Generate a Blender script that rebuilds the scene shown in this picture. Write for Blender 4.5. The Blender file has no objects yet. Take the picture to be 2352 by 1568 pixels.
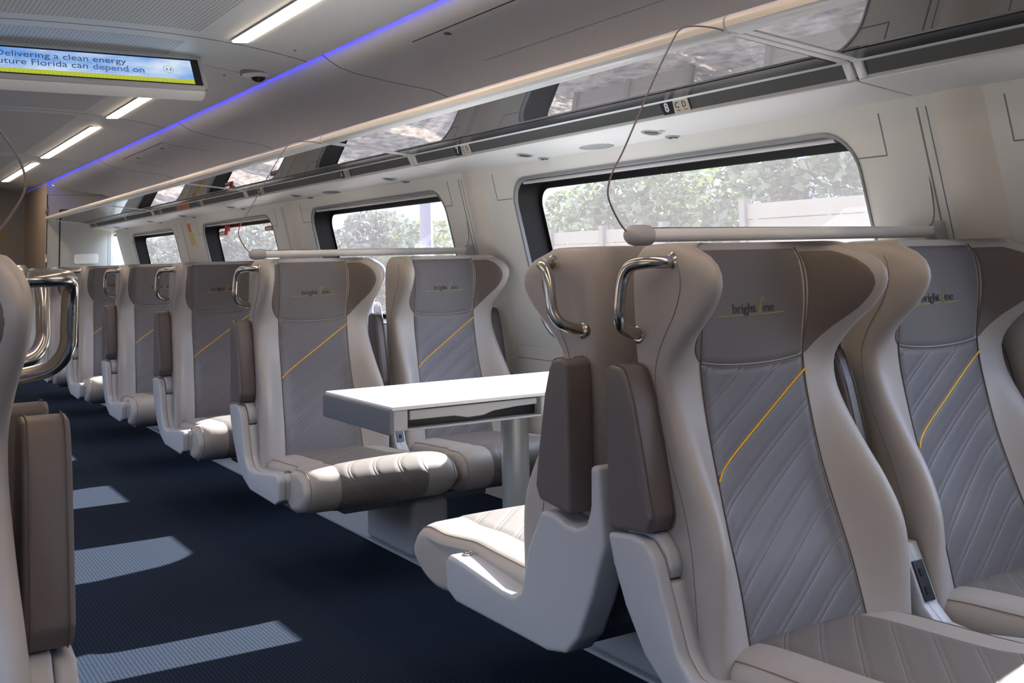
import bpy, bmesh, math, random
from mathutils import Vector, Matrix
random.seed(7)
sc = bpy.context.scene
COL = sc.collection
PI = math.pi
XC = 0.875            # centre line of the carriage
E = 1.04

# ------------------------------------------------------------------ materials
def lin(c):
    return tuple(((v / 255) / 12.92 if v / 255 <= 0.04045 else (((v / 255) + 0.055) / 1.055) ** 2.4) for v in c) + (1.0,)

def new_mat(name):
    m = bpy.data.materials.new(name); m.use_nodes = True
    nt = m.node_tree
    for n in list(nt.nodes): nt.nodes.remove(n)
    out = nt.nodes.new('ShaderNodeOutputMaterial')
    return m, nt, out

def pbr(name, rgb, rough=0.5, metal=0.0, spec=0.5, coat=0.0, noise=0.0, nscale=40.0, bump=0.0, bscale=400.0, sheen=0.0):
    m, nt, out = new_mat(name)
    b = nt.nodes.new('ShaderNodeBsdfPrincipled')
    nt.links.new(b.outputs[0], out.inputs[0])
    b.inputs['Base Color'].default_value = lin(rgb)
    b.inputs['Roughness'].default_value = rough
    b.inputs['Metallic'].default_value = metal
    b.inputs['Specular IOR Level'].default_value = spec
    b.inputs['Coat Weight'].default_value = coat
    if noise > 0 or bump > 0:
        tc = nt.nodes.new('ShaderNodeTexCoord')
    if noise > 0:
        n = nt.nodes.new('ShaderNodeTexNoise'); n.inputs['Scale'].default_value = nscale
        n.inputs['Detail'].default_value = 4
        nt.links.new(tc.outputs['Object'], n.inputs['Vector'])
        mx = nt.nodes.new('ShaderNodeMix'); mx.data_type = 'RGBA'; mx.blend_type = 'MIX'
        c = lin(rgb)
        mx.inputs[6].default_value = tuple(v * (1 - noise) for v in c[:3]) + (1,)
        mx.inputs[7].default_value = tuple(min(1, v * (1 + noise)) for v in c[:3]) + (1,)
        nt.links.new(n.outputs['Fac'], mx.inputs[0])
        nt.links.new(mx.outputs[2], b.inputs['Base Color'])
    if bump > 0:
        n2 = nt.nodes.new('ShaderNodeTexNoise'); n2.inputs['Scale'].default_value = bscale
        n2.inputs['Detail'].default_value = 3
        nt.links.new(tc.outputs['Object'], n2.inputs['Vector'])
        bp = nt.nodes.new('ShaderNodeBump'); bp.inputs['Strength'].default_value = bump
        bp.inputs['Distance'].default_value = 0.001
        nt.links.new(n2.outputs['Fac'], bp.inputs['Height'])
        nt.links.new(bp.outputs[0], b.inputs['Normal'])
    return m

def emis(name, rgb, strength):
    m, nt, out = new_mat(name)
    e = nt.nodes.new('ShaderNodeEmission'); e.inputs[0].default_value = lin(rgb); e.inputs[1].default_value = strength
    nt.links.new(e.outputs[0], out.inputs[0])
    return m

def math_node(nt, op, a, b=None, c=None):
    n = nt.nodes.new('ShaderNodeMath'); n.operation = op
    for i, v in enumerate((a, b, c)):
        if v is None: continue
        if isinstance(v, (int, float)): n.inputs[i].default_value = v
        else: nt.links.new(v, n.inputs[i])
    return n.outputs[0]

def quilt(name, rgb, axis='back'):
    """Quilted leather: parallel diagonal double seams with stitch dots, as bump and a light thread colour."""
    m, nt, out = new_mat(name)
    b = nt.nodes.new('ShaderNodeBsdfPrincipled'); nt.links.new(b.outputs[0], out.inputs[0])
    b.inputs['Roughness'].default_value = 0.46; b.inputs['Specular IOR Level'].default_value = 0.35
    tc = nt.nodes.new('ShaderNodeTexCoord'); sp = nt.nodes.new('ShaderNodeSeparateXYZ')
    nt.links.new(tc.outputs['Object'], sp.inputs[0])
    if axis == 'back':
        d = math_node(nt, 'SUBTRACT', sp.outputs[2], math_node(nt, 'MULTIPLY', sp.outputs[0], 0.665))
        along = math_node(nt, 'ADD', sp.outputs[0], math_node(nt, 'MULTIPLY', sp.outputs[2], 0.74))
        pitch, off = 0.0725, 0.8225
    else:
        d = math_node(nt, 'SUBTRACT', sp.outputs[0], math_node(nt, 'MULTIPLY', math_node(nt, 'SUBTRACT', sp.outputs[1], sp.outputs[2]), 0.98))
        along = math_node(nt, 'SUBTRACT', sp.outputs[1], sp.outputs[2])
        pitch, off = 0.105, 0.02
    t = math_node(nt, 'FRACT', math_node(nt, 'DIVIDE', math_node(nt, 'ADD', math_node(nt, 'SUBTRACT', d, off), 10.5 * pitch), pitch))
    dist = math_node(nt, 'MULTIPLY', math_node(nt, 'ABSOLUTE', math_node(nt, 'SUBTRACT', t, 0.5)), pitch)   # 0 at the seam
    dd = math_node(nt, 'ABSOLUTE', math_node(nt, 'SUBTRACT', dist, 0.0065))                                     # twin seams
    groove = nt.nodes.new('ShaderNodeMapRange'); groove.interpolation_type = 'SMOOTHSTEP'
    nt.links.new(dd, groove.inputs[0]); groove.inputs[1].default_value = 0.0; groove.inputs[2].default_value = 0.0045
    puff = nt.nodes.new('ShaderNodeMapRange'); puff.interpolation_type = 'SMOOTHERSTEP'
    nt.links.new(dist, puff.inputs[0]); puff.inputs[1].default_value = 0.004; puff.inputs[2].default_value = 0.026
    h = math_node(nt, 'ADD', math_node(nt, 'MULTIPLY', groove.outputs[0], 0.35), math_node(nt, 'MULTIPLY', puff.outputs[0], 0.65))
    bp = nt.nodes.new('ShaderNodeBump'); bp.inputs['Strength'].default_value = 0.38; bp.inputs['Distance'].default_value = 0.004
    nt.links.new(h, bp.inputs['Height']); nt.links.new(bp.outputs[0], b.inputs['Normal'])
    stitch = math_node(nt, 'MULTIPLY', math_node(nt, 'LESS_THAN', math_node(nt, 'ABSOLUTE', math_node(nt, 'SUBTRACT', dist, 0.0085)), 0.0007),
                       math_node(nt, 'LESS_THAN', math_node(nt, 'FRACT', math_node(nt, 'DIVIDE', along, 0.0058)), 0.5))
    mx = nt.nodes.new('ShaderNodeMix'); mx.data_type = 'RGBA'
    nt.links.new(math_node(nt, 'MULTIPLY', stitch, 0.5), mx.inputs[0])
    mx.inputs[6].default_value = lin(rgb); mx.inputs[7].default_value = lin((196, 192, 190))
    nt.links.new(mx.outputs[2], b.inputs['Base Color'])
    return m

M = {}
M['fabric'] = pbr('light_leather', (171, 164, 157), 0.46, noise=0.04, nscale=12, bump=0.25, bscale=900)
M['head'] = pbr('grey_leather', (106, 102, 101), 0.55, spec=.35, bump=0.25, bscale=900)
M['wing'] = pbr('taupe_leather', (106, 96, 90), 0.55, spec=.35, bump=0.25, bscale=900)
M['quilt'] = quilt('quilted_grey_leather', (107, 103, 104), 'back')
M['quilt_seat'] = quilt('quilted_seat_leather', (120, 114, 110), 'seat')
M['pad'] = pbr('dark_taupe_leather', (104, 96, 93), 0.42, bump=0.25, bscale=900)
M['seam'] = pbr('seam_thread', (92, 86, 84), 0.6)
M['dark_band'] = pbr('dark_shelf_band', (40, 42, 50), 0.25)
M['seam_soft'] = pbr('light_seam_thread', (132, 124, 118), 0.6)
M['yellow'] = pbr('yellow_piping', (232, 178, 40), 0.4)
M['logo_dark'] = pbr('logo_thread', (60, 55, 64), 0.6)
M['logo_yellow'] = pbr('logo_yellow_thread', (176, 170, 92), 0.5)
M['shell'] = pbr('pale_grey_plastic', (178, 180, 184), 0.38)
M['shell_dark'] = pbr('blue_grey_plastic', (104, 112, 120), 0.5)
M['pedestal'] = pbr('grey_painted_metal', (150, 153, 156), 0.5)
M['chrome'] = pbr('brushed_steel', (196, 188, 176), 0.2, metal=1.0)
M['wall'] = pbr('wall_laminate', (218, 218, 213), 0.45)
M['panel'] = pbr('white_panel', (212, 215, 214), 0.35)
M['ceil'] = pbr('ceiling_panel', (224, 227, 226), 0.45)
M['cove'] = pbr('cove_panel', (232, 234, 232), 0.45)
M['groove'] = pbr('dark_groove', (30, 31, 33), 0.7)
M['groove_soft'] = pbr('grey_groove', (128, 130, 130), 0.7)
M['rubber'] = pbr('black_rubber', (9, 9, 12), 0.5, spec=.25)
M['wintrim'] = pbr('dark_silver_trim', (124, 128, 131), 0.35)
M['bulkhead'] = pbr('bulkhead_laminate', (178, 182, 181), 0.4)
M['trim'] = pbr('grey_window_trim', (160, 164, 166), 0.4)
M['fascia'] = pbr('dark_grey_fascia', (86, 89, 88), 0.4)
M['rail'] = pbr('cream_rail', (222, 216, 207), 0.28)
M['railwhite'] = pbr('white_rail', (222, 226, 226), 0.35)
M['tabletop'] = pbr('white_tabletop', (240, 241, 243), 0.25)
M['tableside'] = pbr('table_grey_end', (112, 116, 124), 0.5)
M['silver'] = pbr('silver_plastic', (180, 182, 182), 0.35)
M['pole'] = pbr('grey_pole', (176, 180, 180), 0.32, metal=0.35)
M['black'] = pbr('black_plastic', (16, 18, 22), 0.3)
M['tan'] = pbr('tan_wall', (166, 150, 136), 0.5)
M['doorgrey'] = pbr('warm_grey_wall', (140, 134, 128), 0.5)
M['white'] = pbr('white_paint', (240, 240, 236), 0.4)
M['tagbeige'] = pbr('beige_tag', (206, 198, 184), 0.5)
M['tagdark'] = pbr('dark_tag', (18, 32, 36), 0.4)
M['red'] = pbr('red_handle', (170, 30, 34), 0.4)
M['orange'] = pbr('orange_sticker', (205, 128, 92), 0.5, noise=0.35, nscale=180)
M['cream_sticker'] = pbr('yellow_sticker', (214, 196, 120), 0.5, noise=0.3, nscale=200)
M['beige_sticker'] = pbr('beige_sticker', (150, 128, 92), 0.5, noise=0.4, nscale=220)
M['lamp'] = emis('warm_lamp', (255, 228, 196), 9.5)
M['led'] = emis('blue_led', (34, 26, 255), 7.5)
M['cable'] = pbr('grey_cable', (120, 112, 112), 0.5)
M['bark'] = pbr('bark', (92, 80, 76), 0.9, noise=0.3, nscale=8)
M['concrete'] = pbr('pole_concrete', (92, 90, 100), 0.8)
M['house'] = pbr('beige_boards', (104, 95, 80), 0.8, noise=0.08, nscale=3)
M['house_roof'] = pbr('brown_posts', (88, 80, 68), 0.8)

def leaf_mat(name, rgb, rgb2):
    m, nt, out = new_mat(name)
    tc = nt.nodes.new('ShaderNodeTexCoord'); n = nt.nodes.new('ShaderNodeTexNoise'); n.inputs['Scale'].default_value = 2.2
    nt.links.new(tc.outputs['Object'], n.inputs['Vector'])
    mx = nt.nodes.new('ShaderNodeMix'); mx.data_type = 'RGBA'
    nt.links.new(n.outputs['Fac'], mx.inputs[0]); mx.inputs[6].default_value = lin(rgb); mx.inputs[7].default_value = lin(rgb2)
    d = nt.nodes.new('ShaderNodeBsdfPrincipled'); d.inputs['Roughness'].default_value = 0.45
    t = nt.nodes.new('ShaderNodeBsdfTranslucent')
    nt.links.new(mx.outputs[2], d.inputs['Base Color']); nt.links.new(mx.outputs[2], t.inputs[0])
    ms = nt.nodes.new('ShaderNodeMixShader'); ms.inputs[0].default_value = 0.35
    nt.links.new(d.outputs[0], ms.inputs[1]); nt.links.new(t.outputs[0], ms.inputs[2]); nt.links.new(ms.outputs[0], out.inputs[0])
    return m
M['leaf'] = leaf_mat('leaf_green', (58, 72, 48), (104, 112, 66))
M['leaf_grey'] = leaf_mat('leaf_grey_green', (52, 60, 52), (92, 98, 76))

def ground_mat():
    m, nt, out = new_mat('gravel')
    b = nt.nodes.new('ShaderNodeBsdfPrincipled'); nt.links.new(b.outputs[0], out.inputs[0]); b.inputs['Roughness'].default_value = 0.95
    tc = nt.nodes.new('ShaderNodeTexCoord'); mp = nt.nodes.new('ShaderNodeMapping'); mp.inputs['Scale'].default_value = (1, 0.45, 1)
    nt.links.new(tc.outputs['Object'], mp.inputs[0])
    n = nt.nodes.new('ShaderNodeTexNoise'); n.inputs['Scale'].default_value = 7.5; n.inputs['Detail'].default_value = 9; n.inputs['Roughness'].default_value = 0.7
    nt.links.new(mp.outputs[0], n.inputs['Vector'])
    r = nt.nodes.new('ShaderNodeValToRGB'); r.color_ramp.elements[0].position = 0.40; r.color_ramp.elements[0].color = lin((96, 82, 70))
    r.color_ramp.elements[1].position = 0.62; r.color_ramp.elements[1].color = lin((182, 162, 140))
    nt.links.new(n.outputs['Fac'], r.inputs[0]); nt.links.new(r.outputs[0], b.inputs['Base Color'])
    bp = nt.nodes.new('ShaderNodeBump'); bp.inputs['Strength'].default_value = 0.6; bp.inputs['Distance'].default_value = 0.15
    nt.links.new(n.outputs['Fac'], bp.inputs['Height']); nt.links.new(bp.outputs[0], b.inputs['Normal'])
    return m
M['gravel'] = ground_mat()

def carpet_mat():
    m, nt, out = new_mat('navy_carpet')
    b = nt.nodes.new('ShaderNodeBsdfPrincipled'); nt.links.new(b.outputs[0], out.inputs[0]); b.inputs['Roughness'].default_value = 0.95
    b.inputs['Specular IOR Level'].default_value = 0.1
    tc = nt.nodes.new('ShaderNodeTexCoord'); sp = nt.nodes.new('ShaderNodeSeparateXYZ'); nt.links.new(tc.outputs['Object'], sp.inputs[0])
    n = nt.nodes.new('ShaderNodeTexNoise'); n.inputs['Scale'].default_value = 220; n.inputs['Detail'].default_value = 2
    nt.links.new(tc.outputs['Object'], n.inputs['Vector'])
    wx = math_node(nt, 'SINE', math_node(nt, 'MULTIPLY', sp.outputs[0], 2 * PI / 0.0125))
    wy = math_node(nt, 'SINE', math_node(nt, 'ADD', math_node(nt, 'MULTIPLY', sp.outputs[1], 2 * PI / 0.011), math_node(nt, 'MULTIPLY', sp.outputs[0], 60)))
    w = math_node(nt, 'ADD', math_node(nt, 'MULTIPLY', wx, 0.22), math_node(nt, 'MULTIPLY', wy, 0.16))
    f = math_node(nt, 'ADD', math_node(nt, 'ADD', w, 0.5), math_node(nt, 'MULTIPLY', math_node(nt, 'SUBTRACT', n.outputs['Fac'], 0.5), 1.2))
    mx = nt.nodes.new('ShaderNodeMix'); mx.data_type = 'RGBA'; mx.clamp_factor = True
    nt.links.new(f, mx.inputs[0]); mx.inputs[6].default_value = lin((3, 6, 13)); mx.inputs[7].default_value = lin((37, 50, 68))
    nt.links.new(mx.outputs[2], b.inputs['Base Color'])
    bp = nt.nodes.new('ShaderNodeBump'); bp.inputs['Strength'].default_value = 0.35; bp.inputs['Distance'].default_value = 0.002
    nt.links.new(f, bp.inputs['Height']); nt.links.new(bp.outputs[0], b.inputs['Normal'])
    return m
M['carpet'] = carpet_mat()

def perforated():
    m, nt, out = new_mat('perforated_ceiling')
    b = nt.nodes.new('ShaderNodeBsdfPrincipled'); nt.links.new(b.outputs[0], out.inputs[0]); b.inputs['Roughness'].default_value = 0.5
    tc = nt.nodes.new('ShaderNodeTexCoord'); sp = nt.nodes.new('ShaderNodeSeparateXYZ'); nt.links.new(tc.outputs['Object'], sp.inputs[0])
    def cell(o, s): return math_node(nt, 'SUBTRACT', math_node(nt, 'FRACT', math_node(nt, 'DIVIDE', o, s)), 0.5)
    cx, cy = cell(sp.outputs[0], 0.019), cell(sp.outputs[1], 0.03)
    r2 = math_node(nt, 'ADD', math_node(nt, 'MULTIPLY', math_node(nt, 'MULTIPLY', cx, cx), 0.4), math_node(nt, 'MULTIPLY', cy, cy))
    hole = math_node(nt, 'LESS_THAN', r2, 0.03)
    mx = nt.nodes.new('ShaderNodeMix'); mx.data_type = 'RGBA'
    nt.links.new(hole, mx.inputs[0]); mx.inputs[6].default_value = lin((210, 213, 213)); mx.inputs[7].default_value = lin((110, 112, 112))
    nt.links.new(mx.outputs[2], b.inputs['Base Color'])
    return m
M['perf'] = perforated()

def rack_glass():
    m, nt, out = new_mat('smoked_rack_glass')
    g = nt.nodes.new('ShaderNodeBsdfGlossy'); g.inputs[0].default_value = (0.84, 0.83, 0.83, 1); g.inputs['Roughness'].default_value = 0.012
    d = nt.nodes.new('ShaderNodeBsdfDiffuse'); d.inputs[0].default_value = lin((70, 72, 76))
    fr = nt.nodes.new('ShaderNodeFresnel'); fr.inputs[0].default_value = 3.2
    ms = nt.nodes.new('ShaderNodeMixShader')
    nt.links.new(fr.outputs[0], ms.inputs[0]); nt.links.new(d.outputs[0], ms.inputs[1]); nt.links.new(g.outputs[0], ms.inputs[2])
    nt.links.new(ms.outputs[0], out.inputs[0])
    return m
M['rackglass'] = rack_glass()

def pane_mat():
    m, nt, out = new_mat('hazy_window_glass')
    t = nt.nodes.new('ShaderNodeBsdfTransparent'); t.inputs[0].default_value = (0.42, 0.44, 0.47, 1)
    d = nt.nodes.new('ShaderNodeBsdfTranslucent'); d.inputs[0].default_value = (0.9, 0.86, 0.95, 1)
    g = nt.nodes.new('ShaderNodeBsdfGlossy'); g.inputs['Roughness'].default_value = 0.02
    lw = nt.nodes.new('ShaderNodeLayerWeight'); lw.inputs[0].default_value = 0.5
    fr = nt.nodes.new('ShaderNodeMath'); fr.operation = 'MULTIPLY_ADD'; fr.inputs[1].default_value = .8; fr.inputs[2].default_value = .04
    nt.links.new(math_node(nt, 'POWER', lw.outputs['Facing'], 5.0), fr.inputs[0])
    a = nt.nodes.new('ShaderNodeMixShader'); a.inputs[0].default_value = 0.017
    nt.links.new(t.outputs[0], a.inputs[1]); nt.links.new(d.outputs[0], a.inputs[2])
    b = nt.nodes.new('ShaderNodeMixShader'); nt.links.new(fr.outputs[0], b.inputs[0])
    nt.links.new(a.outputs[0], b.inputs[1]); nt.links.new(g.outputs[0], b.inputs[2])
    nt.links.new(b.outputs[0], out.inputs[0])
    return m
M['pane'] = pane_mat()

def screen_mat():
    m, nt, out = new_mat('screen_picture')
    tc = nt.nodes.new('ShaderNodeTexCoord'); sp = nt.nodes.new('ShaderNodeSeparateXYZ'); nt.links.new(tc.outputs['Object'], sp.inputs[0])
    mp = nt.nodes.new('ShaderNodeMapping'); mp.inputs['Scale'].default_value = (1.0, 1.0, 2.2); nt.links.new(tc.outputs['Object'], mp.inputs[0])
    n = nt.nodes.new('ShaderNodeTexNoise'); n.inputs['Scale'].default_value = 3.6; n.inputs['Detail'].default_value = 5
    nt.links.new(mp.outputs[0], n.inputs['Vector'])
    r = nt.nodes.new('ShaderNodeValToRGB'); r.color_ramp.elements[0].position = 0.38; r.color_ramp.elements[0].color = lin((96, 150, 220))
    r.color_ramp.elements[1].position = 0.68; r.color_ramp.elements[1].color = lin((206, 222, 240))
    nt.links.new(n.outputs['Fac'], r.inputs[0])
    band = math_node(nt, 'LESS_THAN', sp.outputs[2], -0.052)
    mx = nt.nodes.new('ShaderNodeMix'); mx.data_type = 'RGBA'; nt.links.new(band, mx.inputs[0])
    nt.links.new(r.outputs[0], mx.inputs[6]); mx.inputs[7].default_value = lin((178, 186, 44))
    e = nt.nodes.new('ShaderNodeEmission'); e.inputs[1].default_value = 0.62; nt.links.new(mx.outputs[2], e.inputs[0])
    g = nt.nodes.new('ShaderNodeBsdfGlossy'); g.inputs['Roughness'].default_value = 0.03; g.inputs[0].default_value = (0.12, 0.12, 0.12, 1)
    a = nt.nodes.new('ShaderNodeAddShader'); nt.links.new(e.outputs[0], a.inputs[0]); nt.links.new(g.outputs[0], a.inputs[1])
    nt.links.new(a.outputs[0], out.inputs[0])
    return m
M['screen'] = screen_mat()

# ------------------------------------------------------------------ mesh helpers
def link(o, parent=None):
    COL.objects.link(o)
    if parent is not None: o.parent = parent
    return o

def make(name, verts, faces, mat, parent=None, smooth=True, angle=40, origin=None, mats=None, fmat=None):
    me = bpy.data.meshes.new(name)
    if origin is not None:
        o0 = Vector(origin); verts = [Vector(v) - o0 for v in verts]
    me.from_pydata([tuple(v) for v in verts], [], faces)
    me.update()
    if mats:
        for mm in mats: me.materials.append(mm)
        if fmat:
            for p, i in zip(me.polygons, fmat): p.material_index = i
    else: me.materials.append(mat)
    if smooth:
        me.polygons.foreach_set('use_smooth', [True] * len(me.polygons))
        me.set_sharp_from_angle(angle=math.radians(angle))
    ob = bpy.data.objects.new(name, me)
    if origin is not None: ob.location = origin
    return link(ob, parent)

def from_bm(name, bm, mat, parent=None, angle=35, origin=None):
    bmesh.ops.recalc_face_normals(bm, faces=bm.faces)
    if origin is not None: bmesh.ops.translate(bm, verts=bm.verts, vec=-Vector(origin))
    me = bpy.data.meshes.new(name); bm.to_mesh(me); bm.free()
    me.materials.append(mat)
    me.polygons.foreach_set('use_smooth', [True] * len(me.polygons)); me.set_sharp_from_angle(angle=math.radians(angle))
    ob = bpy.data.objects.new(name, me)
    if origin is not None: ob.location = origin
    return link(ob, parent)

def bm_prism(poly, lo, hi, axis='x', bevel=0.0, seg=3, bm=None):
    """polygon in the two other axes extruded between lo and hi on axis"""
    own = bmesh.new()
    def P(a, b, t):
        return {'x': (t, a, b), 'y': (a, t, b), 'z': (a, b, t)}[axis]
    v0 = [own.verts.new(P(a, b, lo)) for a, b in poly]; v1 = [own.verts.new(P(a, b, hi)) for a, b in poly]
    own.faces.new(v0); own.faces.new(list(reversed(v1)))
    n = len(poly)
    for i in range(n): own.faces.new((v0[i], v0[(i + 1) % n], v1[(i + 1) % n], v1[i]))
    bmesh.ops.recalc_face_normals(own, faces=own.faces)
    if bevel > 0: bmesh.ops.bevel(own, geom=own.edges[:], offset=bevel, segments=seg, profile=0.6, affect='EDGES', clamp_overlap=True)
    if bm is None: return own
    me = bpy.data.meshes.new('tmp'); own.to_mesh(me); own.free(); bm.from_mesh(me); bpy.data.meshes.remove(me)
    return bm

def bm_box(x0, x1, y0, y1, z0, z1, bevel=0.0, seg=2, bm=None):
    return bm_prism([(y0, z0), (y1, z0), (y1, z1), (y0, z1)], x0, x1, 'x', bevel, seg, bm)

def box(name, x0, x1, y0, y1, z0, z1, mat, parent=None, bevel=0.0, seg=2):
    return from_bm(name, bm_box(x0, x1, y0, y1, z0, z1, bevel, seg), mat, parent)

def smooth_path(pts, sub=6):
    P = [Vector(p) for p in pts]; out = []
    for i in range(len(P) - 1):
        a = P[max(i - 1, 0)]; b = P[i]; c = P[i + 1]; d = P[min(i + 2, len(P) - 1)]
        for k in range(sub):
            t = k / sub
            out.append(0.5 * ((2 * b) + (c - a) * t + (2 * a - 5 * b + 4 * c - d) * t * t + (-a + 3 * b - 3 * c + d) * t ** 3))
    out.append(P[-1]); return out

def tube_data(pts, r, n=12, cap=True):
    P = [Vector(p) for p in pts]; verts = []; faces = []
    up = None
    for i, p in enumerate(P):
        t = (P[min(i + 1, len(P) - 1)] - P[max(i - 1, 0)]).normalized()
        if up is None:
            up = Vector((0, 0, 1)) if abs(t.z) < 0.9 else Vector((1, 0, 0))
        a = (up - t * up.dot(t)).normalized(); up = a; b = t.cross(a)
        rr = r[i] if isinstance(r, (list, tuple)) else r
        for k in range(n):
            q = 2 * PI * k / n
            verts.append(p + a * math.cos(q) * rr + b * math.sin(q) * rr)
    for i in range(len(P) - 1):
        for k in range(n):
            k2 = (k + 1) % n
            faces.append((i * n + k, i * n + k2, (i + 1) * n + k2, (i + 1) * n + k))
    if cap:
        faces.append(tuple(range(n - 1, -1, -1))); faces.append(tuple((len(P) - 1) * n + k for k in range(n)))
    return verts, faces

def tube(name, pts, r, mat, parent=None, n=12, sub=6, smooth=True):
    v, f = tube_data(smooth_path(pts, sub) if sub else pts, r, n)
    return make(name, v, f, mat, parent, angle=50)

def disc_lathe(name, center, axis, prof, mat, parent=None, n=28):
    """profile (radius, height) revolved about axis through center"""
    ax = Vector(axis).normalized(); a = ax.orthogonal().normalized(); b = ax.cross(a); c = Vector(center)
    verts = []; faces = []
    for r, h in prof:
        for k in range(n):
            q = 2 * PI * k / n
            verts.append(c + ax * h + (a * math.cos(q) + b * math.sin(q)) * r)
    for i in range(len(prof) - 1):
        for k in range(n):
            k2 = (k + 1) % n
            faces.append((i * n + k, i * n + k2, (i + 1) * n + k2, (i + 1) * n + k))
    faces.append(tuple(range(n - 1, -1, -1))); faces.append(tuple((len(prof) - 1) * n + k for k in range(n)))
    return make(name, verts, faces, mat, parent, angle=30)

def empty(name, loc=(0, 0, 0), rot=0.0, label=None, cat=None, group=None):
    o = bpy.data.objects.new(name, None); o.location = loc; o.rotation_euler = (0, 0, rot); o.empty_display_size = 0.1
    link(o)
    tag(o, label, cat, group); return o

def tag(o, label=None, cat=None, group=None, kind=None):
    if label: o['label'] = label
    if cat: o['category'] = cat
    if group: o['group'] = group
    if kind: o['kind'] = kind
    return o

def struct(o): o['kind'] = 'structure'; return o

def rrect(cx, cy, w, h, r, n=6):
    pts = []
    for qx, qy, a0 in ((1, 1, 0), (-1, 1, 90), (-1, -1, 180), (1, -1, 270)):
        for k in range(n + 1):
            a = math.radians(a0 + 90 * k / n)
            pts.append((cx + qx * (w / 2 - r) + r * math.cos(a), cy + qy * (h / 2 - r) + r * math.sin(a)))
    return pts

def text_obj(name, s, size, mat, parent, matrix, extrude=0.0004, shear=0.0, bold=0.0, align='LEFT', spacing=1.0):
    cu = bpy.data.curves.new(name, 'FONT'); cu.body = s; cu.size = size; cu.extrude = extrude; cu.shear = shear; cu.offset = bold
    cu.align_x = align; cu.space_character = spacing; cu.resolution_u = 4
    tmp = bpy.data.objects.new(name, cu); COL.objects.link(tmp)
    dg = bpy.context.evaluated_depsgraph_get(); dg.update()
    me = bpy.data.meshes.new_from_object(tmp.evaluated_get(dg))
    COL.objects.unlink(tmp); bpy.data.objects.remove(tmp)
    me.materials.clear(); me.materials.append(mat)
    o = bpy.data.objects.new(name, me); o.matrix_basis = matrix
    return link(o, parent)

def frame_matrix(loc, xdir, ydir):
    x = Vector(xdir).normalized(); y = Vector(ydir).normalized(); z = x.cross(y).normalized(); y = z.cross(x)
    m = Matrix((x, y, z)).transposed().to_4x4(); m.translation = Vector(loc); return m

# ------------------------------------------------------------------ seat
ZT = [.30, .44, .52, .60, .68, .76, .84, .90, .96, 1.02, 1.08, 1.14, 1.19, 1.218]
TB = dict(
    Fp=[-.345, -.308, -.283, -.252, -.228, -.212, -.201, -.193, -.187, -.185, -.182, -.176, -.168, -.160],
    Fw=[-.365, -.365, -.366, -.358, -.325, -.274, -.228, -.206, -.208, -.255, -.322, -.356, -.330, -.262],
    W=[.290, .290, .288, .284, .276, .268, .261, .257, .257, .262, .269, .272, .266, .252],
    R=[-.15, -.13, -.115, -.10, -.092, -.085, -.080, -.078, -.074, -.070, -.068, -.068, -.072, -.085],
    WR=[.258, .262, .265, .266, .266, .266, .266, .266, .266, .266, .266, .266, .262, .250])
def herm(T, z):
    Z = ZT; n = len(Z)
    if z <= Z[0]: return T[0]
    if z >= Z[-1]: return T[-1]
    i = max(k for k in range(n - 1) if Z[k] <= z)
    def tan(k):
        if k == 0: return (T[1] - T[0]) / (Z[1] - Z[0])
        if k == n - 1: return (T[-1] - T[-2]) / (Z[-1] - Z[-2])
        return (T[k + 1] - T[k - 1]) / (Z[k + 1] - Z[k - 1])
    h = Z[i + 1] - Z[i]; t = (z - Z[i]) / h
    return (2 * t ** 3 - 3 * t * t + 1) * T[i] + (t ** 3 - 2 * t * t + t) * h * tan(i) + (-2 * t ** 3 + 3 * t * t) * T[i + 1] + (t ** 3 - t * t) * h * tan(i + 1)
_ctrl = {}
def ctrl(z):
    k = round(z, 5)
    if k in _ctrl: return _ctrl[k]
    Fp, Fw, W, R, WR = (herm(TB[n], z) for n in ('Fp', 'Fw', 'W', 'R', 'WR'))
    b = (Fw - Fp) * 1.12
    I = 0.50 * .168 + 0.50 * (W - .035)
    pw = 1 + .11 * min(1, max(0, (.72 - z) / .32)); I = max(I, .150 * pw + .022)
    half = [(0, Fp), (.083 * pw, Fp), (.150 * pw, Fp - .001), (I, Fp + .5 * b), (W - .028, Fp + 1.07 * b), (W + .012, Fp + .9 * b),
            (.30 * W + .70 * WR, .55 * (Fp + b) + .45 * R), (WR + .003, R - .05), (WR - .008, R + .004), (.13, R), (0, R)]
    loop = half + [(-x, y) for x, y in reversed(half[1:-1])]
    _ctrl[k] = loop
    return loop
def S(u, z):
    c = ctrl(min(z, ZT[-1])); n = len(c); i = math.floor(u); t = u - i
    w = ((1 - t) ** 3 / 6, (3 * t ** 3 - 6 * t * t + 4) / 6, (-3 * t ** 3 + 3 * t * t + 3 * t + 1) / 6, t ** 3 / 6)
    x = sum(w[k] * c[(i - 1 + k) % n][0] for k in range(4)); y = sum(w[k] * c[(i - 1 + k) % n][1] for k in range(4))
    return Vector((x, y, z))
def SN(u, z):
    e = 0.02; du = S(u + e, z) - S(u - e, z); dz = S(u, min(z + .004, ZT[-1])) - S(u, z - .004)
    return du.cross(dz).normalized()      # for u increasing to +x on the front this points to -y
ZTOP = 1.218
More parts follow.
